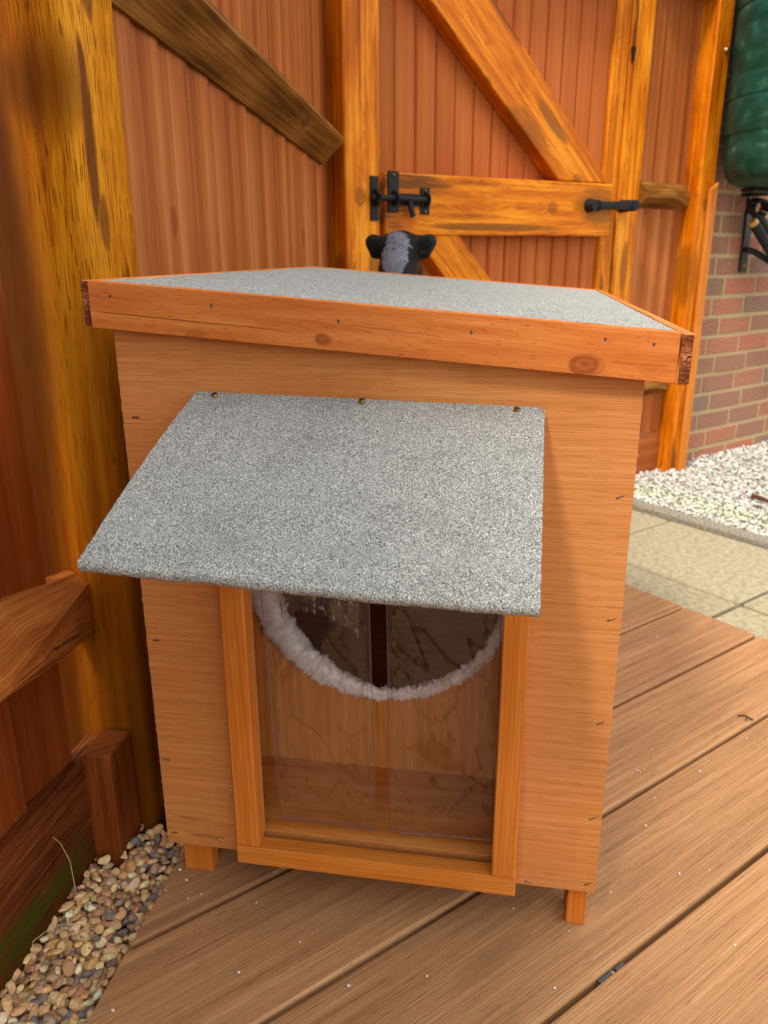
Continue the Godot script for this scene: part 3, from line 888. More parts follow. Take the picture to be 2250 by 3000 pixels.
# ---------------------------------------------------------------- right-hand side
func build_right_side():
	var f := thing("wooden_fence", "narrow red-brown fence panel between the gate and the right post", "fence", deck_rot, Vector3(2.48, -0.17, -1.80))
	var ed := [2.347, 2.42, 2.50, 2.565, 2.625]
	for k in ed.size() - 1:
		feather(f, "u", ed[k + 1] - 0.0006, ed[k], -1.812, 0.005, 1.9, M.red, tone(1.02, 0.06), 0.012, 0.004)
	timber("gravel_board", f, Vector3(2.486, -0.085, -1.802), Vector3(0.276, 0.17, 0.022), M.red, 0, 0.003, Color(0.85, 0.8, 0.78))
	for hh in [0.0, -0.645]:
		var b := mb(f)
		var secs := []
		for q in [[2.347, 0.0], [2.50, 0.0], [2.60, 0.75], [2.612, 0.8]]:
			var k: float = q[1]
			secs.append([Vector3(q[0], 0.795 + hh, -1.803), Vector3(q[0], lerpf(0.828, 0.80, k) + hh, lerpf(-1.750, -1.785, k)), Vector3(q[0], lerpf(0.842, 0.835, k) + hh, lerpf(-1.749, -1.782, k)), Vector3(q[0], 0.875 + hh, -1.790), Vector3(q[0], 0.88 + hh, -1.803)])
		b.loft(secs, false, M.old.sz, Vector2(0.3, 0.02))
		put("rail", b, M.old.mat, f)
	timber("rail", f, Vector3(2.48, 1.50, -1.77), Vector3(0.26, 0.09, 0.06), M.old, 0, 0.004)
	var p := thing("fence_post", "orange post before the brick wall, its lower half faced with a paler strip", "post", deck_rot, Vector3(2.655, -0.2, -1.785))
	timber("post", p, Vector3(2.653, 0.72, -1.790), Vector3(0.086, 2.0, 0.10), M.amber, 1, 0.005, Color(1.0, 0.95, 0.9))
	var b2 := mb(p)
	b2.prism(PackedVector2Array([Vector2(2.656, -0.2), Vector2(2.699, -0.2), Vector2(2.699, 0.885), Vector2(2.656, 0.862)]), -1.724, -1.7395, Vector2(0, 1), M.pine.sz, Vector2(0, 0.1), 0.004)
	b2.col = Color.WHITE
	var cs := put("cover_strip", b2, M.pine.mat, p)
	cs.set_meta("label", "paler faded strip on the lower half of the post")
	b2 = mb(p)
	b2.tube([Vector3(2.672, 1.292, -1.739), Vector3(2.672, 1.292, -1.732)], 0.011, 10, 0.007)
	put("bolt_head", b2, M.steel, p)
	# brick wall: each brick its own piece on a mortar core
	var wl := thing("brick_wall", "red-brown brick wall with sandy mortar joints at the right edge", "wall", deck_rot, Vector3(3.3, -0.3, -1.9))
	var b := mb(wl)
	b.box(Vector3(4.05, 0.75, -1.88), Vector3(2.70, 2.1, 0.1570), 0.002)
	put("mortar", b, M.mortar, wl)
	var meshes := []
	for k in 8:
		var q := MB.new()
		var nzb := FastNoiseLite.new()
		nzb.seed = 300 + k
		nzb.frequency = 14.0
		var L := 0.2155 if k < 6 else 0.1025
		q.box(Vector3.ZERO, Vector3(L, 0.0645, 0.05), 0.004)
		for i in q.v.size():
			var p3 := q.v[i]
			q.v[i] = p3 + Vector3(nzb.get_noise_3dv(p3 * 1.0), nzb.get_noise_3dv(p3 + Vector3(5, 0, 0)), nzb.get_noise_3dv(p3 + Vector3(0, 5, 0))) * 0.0016
		meshes.append(q.mesh())
	var og: Vector3 = wl.get_meta("org")
	for row in 23:
		var y := -0.255 + 0.075 * row
		var u := 2.705 - (0.07 if row % 2 else 0.0)
		for k in 12:
			if u > 5.1: break
			var o := MeshInstance3D.new()
			o.name = numbered(wl, "brick")
			o.mesh = meshes[rng.randi() % 6]
			o.material_override = M.bricks[[0, 0, 1, 1, 2, 3, 4, 5, 5][rng.randi() % 9]]
			wl.add_child(o)
			o.position = Vector3(u + 0.1125 + rnd(-0.0015, 0.0015), y + 0.0325 + rnd(-0.001, 0.001), -1.824 + rnd(-0.0012, 0.0012)) - og
			o.rotation.z = rnd(-0.006, 0.006)
			u += 0.225
	# green water butt against the wall
	var t := thing("water_butt", "dirty dark green ribbed plastic water tank at the top right", "water tank", deck_rot, Vector3(2.855, 0.868, -1.53))
	b = mb(t)
	var prof := [[0.0, 0.868], [0.16, 0.868], [0.19, 0.871], [0.215, 0.882], [0.232, 0.902], [0.240, 0.928], [0.243, 0.96], [0.2455, 1.02], [0.2455, 1.028], [0.2515, 1.034], [0.2525, 1.128], [0.249, 1.131], [0.249, 1.136], [0.2525, 1.139], [0.253, 1.196], [0.2495, 1.199], [0.2495, 1.206], [0.253, 1.30], [0.254, 1.398], [0.250, 1.401], [0.250, 1.407], [0.254, 1.41], [0.256, 1.72]]
	b.lathe(Vector3(2.855, 0, -1.53), prof, 64)
	var green := stone([hx("163c30"), hx("1c483c"), hx("235448"), hx("3c6a5c"), hx("7a968a")], [0.2, 0.5, 0.70, 0.84, 0.98], 2.4, 160, 0.40, 0.02, 0.010)
	put("barrel", b, green, t)
	b = mb(t)
	b.lathe(Vector3(2.855, 0, -1.53), [[0.0, 1.76], [0.24, 1.755], [0.268, 1.745], [0.268, 1.72], [0.0, 1.719]], 48)
	put("lid", b, green, t)
	# steel wall bracket that carries it and a padded rack
	var r := thing("wall_rack", "black steel wall rack with padded arms and bare gold tips, below the green tank", "wall rack", deck_rot, Vector3(3.04, 0.6, -1.79))
	b = mb(r)
	b.box(Vector3(2.99, 0.858, -1.55), Vector3(0.06, 0.012, 0.49), 0.002)
	b.box(Vector3(2.72 + 0.2, 0.8585, -1.66), Vector3(0.30, 0.011, 0.05), 0.002)
	put("shelf_bracket", b, M.black, r)
	b = mb(r)
	b.box(Vector3(3.032, 0.715, -1.794), Vector3(0.045, 0.272, 0.008), 0.001)
	put("back_plate", b, M.black, r)
	b = mb(r)
	b.tube([Vector3(3.032, 0.602, -1.79), Vector3(3.032, 0.602, -1.785)], 0.008, 10, 0.005)
	put("screw", b, M.brass, r)
	for q in [[2.965, 0.752, -1.73], [3.0, 0.800, -1.755]]:
		var a := Vector3(q[0], q[1], q[2])
		var e := a + Vector3(0.24, -0.26, 0.08)
		b = mb(r)
		b.tube([a, a.lerp(e, 0.5), e], 0.019, 16)
		var arm := put("padded_arm", b, M.rubber, r)
		b = mb(arm)
		b.tube([a - Vector3(0.012, -0.013, 0.004), a - Vector3(0.009, -0.010, 0.003), a + Vector3(0.006, -0.006, 0.002)], 0.0165, 14, 0.0185)
		put("tip", b, M.gold, arm)
	b = mb(r)
	var ring := []
	for k in 17:
		var th := TAU * k / 16.0
		ring.append(Vector3(2.985 + 0.028 * cos(th), 0.812 + 0.028 * sin(th), -1.735 + 0.012 * cos(th)))
	for dz in [-0.012, -0.004, 0.004, 0.012]:
		var rg := []
		for q in ring: rg.append(q + Vector3(0.3, -0.3, 1.0) * dz)
		b.tube(rg, 0.0055, 6)
	put("strap", b, M.rubber, r)
	b = mb(r)
	b.tube([Vector3(2.975, 0.662, -1.76), Vector3(3.02, 0.655, -1.75), Vector3(3.08, 0.628, -1.73), Vector3(3.2, 0.57, -1.70)], 0.012, 10)
	put("lever", b, M.iron, r)

# ---------------------------------------------------------------- cat house
func roof_y(a: float) -> float: return 0.6315 - 0.078 * (a + 0.366)

func build_house():
	var h := thing("cat_house", "orange plywood cat house on legs with grey felt roof and clear strip door", "cat house", box_rot, Vector3(-0.12, 0, -1.0))
	var b := mb(h)
	# front panel: ragged saw-cut sides, doorway cut out
	var z0 := -0.6475
	var z1 := -0.6565
	var uvp := func(p: Vector3) -> Vector2: return Vector2((p.x + 0.3465) / 0.4455, (0.59 - p.y) / 0.5365)
	var rect := func(xa0: float, xb0: float, ya: float, xa1: float, xb1: float, yb: float):
		for z in [z0, z1]:
			var p := [Vector3(xa0, ya, z), Vector3(xb0, ya, z), Vector3(xb1, yb, z), Vector3(xa1, yb, z)]
			b.quad(p[0], p[1], p[2], p[3], Vector3(0, 0, 1 if z == z0 else -1), uvp.call(p[0]), uvp.call(p[1]), uvp.call(p[2]), uvp.call(p[3]))
	var side := func(x0: float, y0: float, x1: float, y1: float, nx: float):
		b.quad(Vector3(x0, y0, z0), Vector3(x1, y1, z0), Vector3(x1, y1, z1), Vector3(x0, y0, z1), Vector3(nx, 0, 0), uvp.call(Vector3(x0, y0, z0)), uvp.call(Vector3(x1, y1, z0)), uvp.call(Vector3(x1, y1, z1)), uvp.call(Vector3(x0, y0, z1)))
	var rows := 190
	var yl := PackedFloat32Array(); var la := PackedFloat32Array(); var ra := PackedFloat32Array()
	for k in rows + 1:
		yl.append(0.0535 + (0.55 - 0.0535) * k / rows)
		la.append(-0.3457 + rnd(-0.0002, 0.0003) - (rnd(0.0, 0.0007) if rng.randf() < 0.12 else 0.0))
		ra.append(0.0980 + rnd(-0.0003, 0.0002) + (rnd(0.0, 0.0007) if rng.randf() < 0.15 else 0.0))
	for k in rows:
		var y0 := yl[k]; var y1 := yl[k + 1]
		if y1 > 0.0745 and y0 < 0.44:
			rect.call(la[k], -0.2395, y0, la[k + 1], -0.2395, y1)
			rect.call(0.0005, ra[k], y0, 0.0005, ra[k + 1], y1)
			side.call(-0.2395, y0, -0.2395, y1, 1.0)
			side.call(0.0005, y0, 0.0005, y1, -1.0)
		else:
			rect.call(la[k], ra[k], y0, la[k + 1], ra[k + 1], y1)
		side.call(la[k], y0, la[k + 1], y1, -1.0)
		side.call(ra[k], y0, ra[k + 1], y1, 1.0)
	var yt0 := roof_y(-0.3457) - 0.015
	var yt1 := roof_y(0.098) - 0.015
	for z in [z0, z1]:
		var p := [Vector3(-0.3457, 0.55, z), Vector3(0.098, 0.55, z), Vector3(0.098, yt1, z), Vector3(-0.3457, yt0, z)]
		b.quad(p[0], p[1], p[2], p[3], Vector3(0, 0, 1 if z == z0 else -1), uvp.call(p[0]), uvp.call(p[1]), uvp.call(p[2]), uvp.call(p[3]))
	side.call(0.098, 0.55, 0.098, yt1, 1.0)
	side.call(-0.3457, 0.55, -0.3457, yt0, -1.0)
	b.quad(Vector3(la[0], yl[0], z0), Vector3(ra[0], yl[0], z0), Vector3(ra[0], yl[0], z1), Vector3(la[0], yl[0], z1), Vector3.DOWN)
	put("front_panel", b, M.ply.mat, h)
	# sides, back, floor
	var pw := {"mat": M.inner.mat, "sz": Vector2(1.0, 0.65)}
	for s in [[-0.3412, yt0], [0.0930, yt1 - 0.0005]]:
		b = mb(h)
		b.prism(PackedVector2Array([Vector2(-1.385, 0.054), Vector2(-0.657, 0.054), Vector2(-0.657, s[1]), Vector2(-1.385, s[1])]), 0.0045, -0.0045, Vector2(1, 0), pw.sz, Vector2.ZERO, 0.001)
		for i in b.v.size():
			var q := b.v[i] + b.o
			b.v[i] = Vector3(s[0] + q.z, q.y, q.x) - b.o
			var nq := b.n[i]
			b.n[i] = Vector3(nq.z, nq.y, nq.x)
		for i in range(0, b.v.size(), 3):      # the swap of axes mirrors the panel: turn its triangles round
			var v1 := b.v[i + 1]; b.v[i + 1] = b.v[i + 2]; b.v[i + 2] = v1
			var n1 := b.n[i + 1]; b.n[i + 1] = b.n[i + 2]; b.n[i + 2] = n1
			var t1 := b.uv[i + 1]; b.uv[i + 1] = b.uv[i + 2]; b.uv[i + 2] = t1
		put("side_panel", b, M.inner.mat, h)
	b = mb(h)
	b.prism(PackedVector2Array([Vector2(-0.3457, 0.054), Vector2(0.098, 0.054), Vector2(0.098, yt1), Vector2(-0.3457, yt0)]), -1.3855, -1.3945, Vector2(1, 0), pw.sz, Vector2.ZERO, 0.001)
	put("back_panel", b, M.inner.mat, h)
	b = mb(h)
	b.box(Vector3(-0.124, 0.0705, -1.021), Vector3(0.424, 0.009, 0.727), 0.0005, 0, Vector2(0.6, 0.9))
	put("floor", b, M.inner.mat, h)
	# inner divider with a round opening
	b = mb(h)
	var cc := Vector2(-0.137, 0.318)
	var R := 0.150
	var seg := 96
	var uvd := func(p: Vector3) -> Vector2: return Vector2((p.y + 0.02) / 0.6, (p.x + 0.3365) / 0.425)
	for k in seg:
		var ps := []
		for j in [k, k + 1]:
			var dr := Vector2(cos(TAU * j / seg), sin(TAU * j / seg))
			var tx := ((0.0885 - cc.x) if dr.x > 0 else (cc.x + 0.3365)) / maxf(absf(dr.x), 1e-5)
			var ty := ((0.555 - cc.y) if dr.y > 0 else (cc.y - 0.0755)) / maxf(absf(dr.y), 1e-5)
			var t := minf(tx, ty)
			ps.append([cc + dr * R, cc + dr * t, dr])
		for z in [-0.781, -0.790]:
			var q := [Vector3(ps[0][0].x, ps[0][0].y, z), Vector3(ps[1][0].x, ps[1][0].y, z), Vector3(ps[1][1].x, ps[1][1].y, z), Vector3(ps[0][1].x, ps[0][1].y, z)]
			b.quad(q[0], q[1], q[2], q[3], Vector3(0, 0, 1 if z > -0.785 else -1), uvd.call(q[0]), uvd.call(q[1]), uvd.call(q[2]), uvd.call(q[3]))
		var i0: Vector2 = ps[0][0]; var i1: Vector2 = ps[1][0]
		b.quad(Vector3(i0.x, i0.y, -0.781), Vector3(i1.x, i1.y, -0.781), Vector3(i1.x, i1.y, -0.790), Vector3(i0.x, i0.y, -0.790), Vector3(-ps[0][2].x, -ps[0][2].y, 0))
	put("divider", b, M.inner.mat, h)
	# crumpled white film round the opening
	b = mb(h)
	var nz := FastNoiseLite.new()
	nz.noise_type = FastNoiseLite.TYPE_CELLULAR
	nz.cellular_return_type = FastNoiseLite.RETURN_DISTANCE2_SUB
	nz.frequency = 26.0
	nz.seed = 3
	var nf := FastNoiseLite.new()
	nf.frequency = 9.0
	nf.seed = 8
	var nr := FastNoiseLite.new()
	nr.noise_type = FastNoiseLite.TYPE_VALUE
	nr.frequency = 1.0
	nr.seed = 5
	var secs := []
	for k in 361:
		var th := TAU * k / 360.0
		var s := []
		var left: float = clampf(-cos(th) * 1.2, 0, 1)
		for j in 22:
			var ph := TAU * j / 22.0
			var dr := Vector3(cos(th), sin(th), 0)
			var mr := 0.0085 + 0.011 * left + nf.get_noise_1d(k * 0.10) * 0.004
			var p := Vector3(cc.x, cc.y, -0.782) + dr * (R - 0.006 - 0.009 * left)
			var dd := dr * cos(ph) + Vector3(0, 0, 1) * sin(ph) * 0.75
			var tw := th * 5.0 + ph * 0.9 * sin(th * 2.0) + nf.get_noise_2d(k * 0.014, j * 0.012) * 4.0
			var amp := 0.5 + 0.9 * nf.get_noise_1d(k * 0.03 + 40.0)
			var cr := 0.0024 * amp * (1.0 - 2.0 * absf(sin(tw))) + 0.0006 * (1.0 - 2.0 * absf(sin(tw * 2.3 + ph * 2.0))) + nf.get_noise_3d(th * 0.6, sin(ph) * 0.1, cos(ph) * 0.1) * 0.003
			s.append(p + dd * (mr + cr))
		secs.append(s)
	b.loft(secs, true, Vector2.ONE, Vector2.ZERO, false)
	var lin := put("liner", b, M.liner, h)
	lin.set_meta("label", "crumpled white plastic film wrapped round the inner opening")
	# crinkled clear film hanging inside, at the upper left of the doorway
	b = mb(h)
	var nk := FastNoiseLite.new()
	nk.noise_type = FastNoiseLite.TYPE_CELLULAR
	nk.cellular_return_type = FastNoiseLite.RETURN_DISTANCE
	nk.frequency = 60.0
	nk.seed = 21
	var fp := []
	for j in 41:
		var row := []
		for i in 41:
			var sx := i / 40.0
			var ty2 := j / 40.0
			var x := lerpf(-0.232, -0.136 - 0.012 * sin(ty2 * 2.0), sx)
			var y := lerpf(0.43, 0.285 + 0.020 * sin(sx * 3.0 + 0.6) + nf.get_noise_1d(sx * 6.0) * 0.012, ty2)
			row.append(Vector3(x, y, -0.705 + nk.get_noise_2d(x * 0.55, y * 1.7) * 0.016 + nf.get_noise_2d(x * 6, y * 9) * 0.008))
		fp.append(row)
	for j in 40:
		for i in 40:
			var q: Vector3 = (fp[j + 1][i] - fp[j][i]).cross(fp[j][i + 1] - fp[j][i]).normalized()
			if q.z < 0: q = -q
			b.quad(fp[j][i], fp[j][i + 1], fp[j + 1][i + 1], fp[j + 1][i], q)
	put("film", b, M.film, h)
	# door frame
	b = mb(h)
	b.col = Color(1.0, 0.93, 0.88)
	b.box(Vector3(-0.2496, 0.288, -0.6382), Vector3(0.0237, 0.4235, 0.0182), 0.0012, 1, M.pine.sz, Vector2(0.02, 0.1))
	put("frame_stile", b, M.pine.mat, h)
	b = mb(h)
	b.col = Color(1.0, 0.93, 0.88)
	b.box(Vector3(0.0085, 0.288, -0.6377), Vector3(0.0226, 0.4235, 0.0192), 0.0012, 1, M.pine.sz, Vector2(0.1, 0.45))
	put("frame_stile", b, M.pine.mat, h)
	b = mb(h)
	b.box(Vector3(-0.1206, 0.0650, -0.6380), Vector3(0.2826, 0.0215, 0.0185), 0.0012, 0, M.pine.sz, Vector2(0.2, 0.05))
	put("frame_rail", b, M.pine.mat, h)
	b = mb(h)
	b.box(Vector3(-0.1206, 0.51, -0.6380), Vector3(0.2826, 0.02, 0.0185), 0.0012, 0, M.pine.sz, Vector2(0.2, 0.35))
	put("frame_rail", b, M.pine.mat, h)
	# legs
	for q in [[-0.3238, 0.032, 0.678, 0.019], [0.0832, 0.019, 0.676, 0.032], [-0.3238, 0.032, 1.365, 0.019], [0.0832, 0.019, 1.365, 0.032]]:
		timber("leg", h, Vector3(q[0], 0.0333, -q[2]), Vector3(q[1], 0.0665, q[3]), M.pine, 1, 0.001, Color(0.95, 0.85, 0.78))
	# hanging clear strips
	var ns := FastNoiseLite.new()
	ns.frequency = 2.4
	ns.seed = 12
	for q in [[-0.2365, -0.1292, -0.2265, -0.1232, 0.083], [-0.1120, -0.0080, -0.1080, -0.0015, 0.084]]:
		b = mb(h)
		var secs2 := []
		for k in 33:
			var t := k / 32.0
			var y := lerpf(0.50, q[4], t)
			var xa := lerpf(q[0], q[2], t); var xb := lerpf(q[1], q[3], t)
			var s := []
			for j in 13:
				var x := lerpf(xa, xb, j / 12.0)
				s.append(Vector3(x, y, -0.6615 - 0.008 * t * t + ns.get_noise_2d(x * 1.3, y * 1.0) * 0.006 * (0.3 + t)))
			var s2 := []
			for j in range(12, -1, -1): s2.append(s[j] + Vector3(0, 0, -0.0012))
			secs2.append(s + s2)
		b.loft(secs2, true)
		var st := put("door_strip", b, M.vinyl, h)
		b = mb(h)
		var e := []
		for k in range(32, -1, -1): e.append(secs2[k][0] + Vector3(0, 0, -0.0006))
		var bot := []
		for j in 13: bot.append(secs2[32][j] + Vector3(0, 0, -0.0006))
		var e2 := []
		for k in 33: e2.append(secs2[k][12] + Vector3(0, 0, -0.0006))
		b.tube(e, 0.0006, 5); b.tube(bot, 0.0008, 5); b.tube(e2, 0.0006, 5)
		put("edge", b, M.vinyl_edge, st)
	# roof
	b = mb(h)
	var pr := func(b: MB, xa: float, xb: float, top: float, thick: float, za: float, zb: float, w: Dictionary, uo: Vector2, r: float):
		b.prism(PackedVector2Array([Vector2(xa, roof_y(xa) - top - thick), Vector2(xb, roof_y(xb) - top - thick), Vector2(xb, roof_y(xb) - top), Vector2(xa, roof_y(xa) - top)]), za, zb, Vector2(1, -0.078), w.sz, uo, r)
	pr.call(b, -0.3565, 0.1180, 0.0055, 0.009, -0.6485, -1.386, pw, Vector2.ZERO, 0.0005)
	put("roof_board", b, M.inner.mat, h)
	b = mb(h)
	var nfe := FastNoiseLite.new()
	nfe.frequency = 8.0
	for i in 24:
		for j in 36:
			var p := []
			var un := []
			for q in [[i, j], [i + 1, j], [i + 1, j + 1], [i, j + 1]]:
				var x := lerpf(-0.3572, 0.1187, q[0] / 24.0); var z := lerpf(-0.6482, -1.3862, q[1] / 36.0)
				p.append(Vector3(x, roof_y(x) - 0.0010 + nfe.get_noise_2d(x, z) * 0.0007, z))
				un.append(Vector2(x, z) / 0.55)
			b.col = Color.WHITE * (1.0 + nfe.get_noise_2d(i * 0.05, j * 0.05) * 0.18)
			b.quad(p[0], p[1], p[2], p[3], Vector3(0.078, 1, 0).normalized(), un[0], un[1], un[2], un[3])
	put("roof_felt", b, M.felt, h)
	b = mb(h)
	b.col = Color(1.0, 0.92, 0.85)
	pr.call(b, -0.3576, 0.1190, 0.0, 0.0386, -0.6335, -0.6473, M.fascia, Vector2.ZERO, 0.0006)
	put("fascia", b, M.fascia.mat, h)
	b = mb(h)
	pr.call(b, -0.3576, 0.1190, 0.0, 0.0386, -1.3865, -1.400, M.fascia, Vector2.ZERO, 0.001)
	put("fascia", b, M.fascia.mat, h)
	for q in [[-0.3660, -0.3580, 0.0, 0.0385, -0.6372], [0.1194, 0.1284, 0.0, 0.0385, -0.6325]]:
		b = mb(h)
		var xm: float = (q[0] + q[1]) / 2
		b.box(Vector3(xm, roof_y(xm) - 0.0004 - q[3] / 2, (q[4] - 1.402) / 2), Vector3(q[1] - q[0], q[3], q[4] + 1.402), 0.0008, 2, Vector2(0.9, 0.06), Vector2(0.02, 0.02), Basis(Vector3.BACK, -0.0778))
		var sf := put("side_fascia", b, M.fascia.mat, h)
		b = mb(h)
		b.col = Color(1.5, 1.2, 1.0) if q[0] < 0 else Color.WHITE
		pr.call(b, q[0] + 0.0006, q[1] - 0.0004, 0.0012, 0.0365, q[4] + 0.0006, q[4] - 0.001, {"sz": Vector2(0.05, 0.03)}, Vector2(0.1, 0.1), 0.0003)
		put("end_grain", b, M.endgrain.mat, sf)
	# felt canopy over the door
	b = mb(h)
	var nx := 70
	var ny := 50
	var TL := Vector3(-0.2733, 0.5386, -0.6452); var TR := Vector3(0.0222, 0.5322, -0.6452)
	var BL := Vector3(-0.2868, 0.4545, -0.455); var BR := Vector3(0.0200, 0.4432, -0.455)
	var nc := FastNoiseLite.new()
	nc.frequency = 5.0
	nc.seed = 31
	var nh := FastNoiseLite.new()
	nh.frequency = 160.0
	nh.seed = 32
	var top := []
	var bot := []
	for j in ny + 1:
		var r0 := []
		var r1 := []
		var t := j / float(ny)
		for i in nx + 1:
			var s := i / float(nx)
			var p := TL.lerp(TR, s).lerp(BL.lerp(BR, s), t)
			p.y += 0.004 * sin(PI * t) + nc.get_noise_2d(p.x, p.z) * 0.003 * t
			if j == ny: p.z += nh.get_noise_1d(p.x) * 0.0010
			if i == nx: p.x += nh.get_noise_1d(p.z * 1.3) * 0.0008
			if i == 0: p.x += nh.get_noise_1d(p.z * 1.7 + 3.0) * 0.0006
			if j == 0 and i == nx: p += Vector3(-0.003, -0.0015, 0.002)
			p.y += nh.get_noise_2d(p.x, p.z) * 0.0005
			r0.append(p)
			var th := 0.0035 + 0.0060 * smoothstep(0.93, 0.99, t)
			r1.append(p + Vector3(0, -th * 0.9, -th * 0.42))
		top.append(r0); bot.append(r1)
	var un := Vector3(0, 0.9, 0.42).normalized()
	var uvf := func(i: int, j: int) -> Vector2: return Vector2(i / float(nx) * 0.30, j / float(ny) * 0.21) / 0.34
	for j in ny:
		for i in nx:
			b.col = Color.WHITE * (1.0 + nc.get_noise_2d(i * 0.012, j * 0.014) * 0.22)
			b.quad(top[j][i], top[j][i + 1], top[j + 1][i + 1], top[j + 1][i], un, uvf.call(i, j), uvf.call(i + 1, j), uvf.call(i + 1, j + 1), uvf.call(i, j + 1))
			b.quad(bot[j][i], bot[j][i + 1], bot[j + 1][i + 1], bot[j + 1][i], -un, uvf.call(i, j), uvf.call(i + 1, j), uvf.call(i + 1, j + 1), uvf.call(i, j + 1))
	for i in nx:
		b.quad(top[0][i], top[0][i + 1], bot[0][i + 1], bot[0][i], Vector3(0, 0, -1))
		# rolled hem along the front edge
		for k in 6:
			var q := []
			var nn := []
			var uu := []
			for e in [[i, k], [i + 1, k], [i + 1, k + 1], [i, k + 1]]:
				var th2: float = PI * e[1] / 6.0
				var tp: Vector3 = top[ny][e[0]]; var bp: Vector3 = bot[ny][e[0]]
				var up2 := (tp - bp) * 0.5
				var fw := Vector3(0, -0.42, 0.9).normalized()
				var dn := up2.normalized() * cos(th2) + fw * sin(th2)
				q.append((tp + bp) * 0.5 + up2 * cos(th2) + fw * sin(th2) * 0.0032)
				nn.append(dn)
				uu.append(uvf.call(e[0], ny) + Vector2(0, e[1] * 0.0052))
			b.tri(q[0], q[1], q[2], nn[0], nn[1], nn[2], uu[0], uu[1], uu[2])
			b.tri(q[0], q[2], q[3], nn[0], nn[2], nn[3], uu[0], uu[2], uu[3])
	for j in ny:
		for i in [0, nx]:
			b.quad(top[j][i], top[j + 1][i], bot[j + 1][i], bot[j][i], Vector3(1 if i == nx else -1, 0, 0), uvf.call(i, j), uvf.call(i, j + 1), uvf.call(i + 2, j + 1), uvf.call(i + 2, j))
	var cp := put("canopy", b, M.felt, h)
	for q in [[-0.2545, 0.5362, -0.6395], [-0.1268, 0.5345, -0.6395], [0.0, 0.5306, -0.6395]]:
		b = mb(h)
		var at := Vector3(q[0], q[1] + 0.0005, q[2] + 0.001)
		b.tube([at, at + un * 0.0008, at + un * 0.0016], 0.0029, 14, 0.0021)
		var sc := put("screw", b, M.brass, cp)
		b = mb(h)
		var tx := Basis(Vector3.RIGHT, 0.43)
		b.box(at + un * 0.0017, Vector3(0.0046, 0.0004, 0.0008), 0.0001, 0, Vector2.ONE, Vector2.ZERO, tx)
		b.box(at + un * 0.00172, Vector3(0.0008, 0.0004, 0.0046), 0.0001, 0, Vector2.ONE, Vector2.ZERO, tx)
		put("slot", b, M.black, sc)
	# staples and nails
	for q in [[-0.333, 0.514, 0.0], [-0.335, 0.294, 0.15], [-0.337, 0.158, -0.1], [-0.337, 0.067, 0.1], [-0.287, 0.0635, -0.5], [0.088, 0.460, 0.5], [0.090, 0.349, 0.45], [0.089, 0.245, 0.5], [0.090, 0.141, 0.5], [0.091, 0.064, 0.5], [0.034, 0.058, -0.25]]:
		b = mb(h)
		b.box(Vector3(q[0], q[1], -0.6473), Vector3(0.0058, 0.0013, 0.0012), 0.0004, 0, Vector2.ONE, Vector2.ZERO, Basis(Vector3.BACK, q[2]))
		var stp := put("staple", b, M.steel, h)
		b = mb(h)
		b.box(Vector3(q[0] - 0.0006, q[1] - 0.0008, -0.6476), Vector3(0.0072, 0.0017, 0.0008), 0.0002, 0, Vector2.ONE, Vector2.ZERO, Basis(Vector3.BACK, q[2]))
		put("dent", b, plain(hx("6a3c1c"), 0.9), stp)
	for q in [[-0.338, 0.618], [-0.25, 0.611], [-0.144, 0.5995], [-0.038, 0.592], [0.064, 0.588], [0.100, 0.5845]]:
		b = mb(h)
		b.box(Vector3(q[0], q[1], -0.6338), Vector3(0.0022, 0.0030, 0.0012), 0.0004, 0, Vector2.ONE, Vector2.ZERO, Basis(Vector3.BACK, rnd(-0.4, 0.4)))
		put("nail", b, plain(hx("5c4a42"), 0.5, 0.4), h)

# ---------------------------------------------------------------- ornament
func cap_d(p: Vector3, a: Vector3, c: Vector3, ra: float, rb: float) -> float:
	var ab := c - a
	var t := clampf((p - a).dot(ab) / maxf(ab.length_squared(), 1e-9), 0.0, 1.0)
	return (p - a - ab * t).length() - lerpf(ra, rb, t)

func field(p: Vector3, caps: Array, k: float) -> float:
	var s := 0.0
	for c in caps: s += exp(-cap_d(p, c[0], c[1], c[2], c[3]) / k)
	return -k * log(maxf(s, 1e-30))

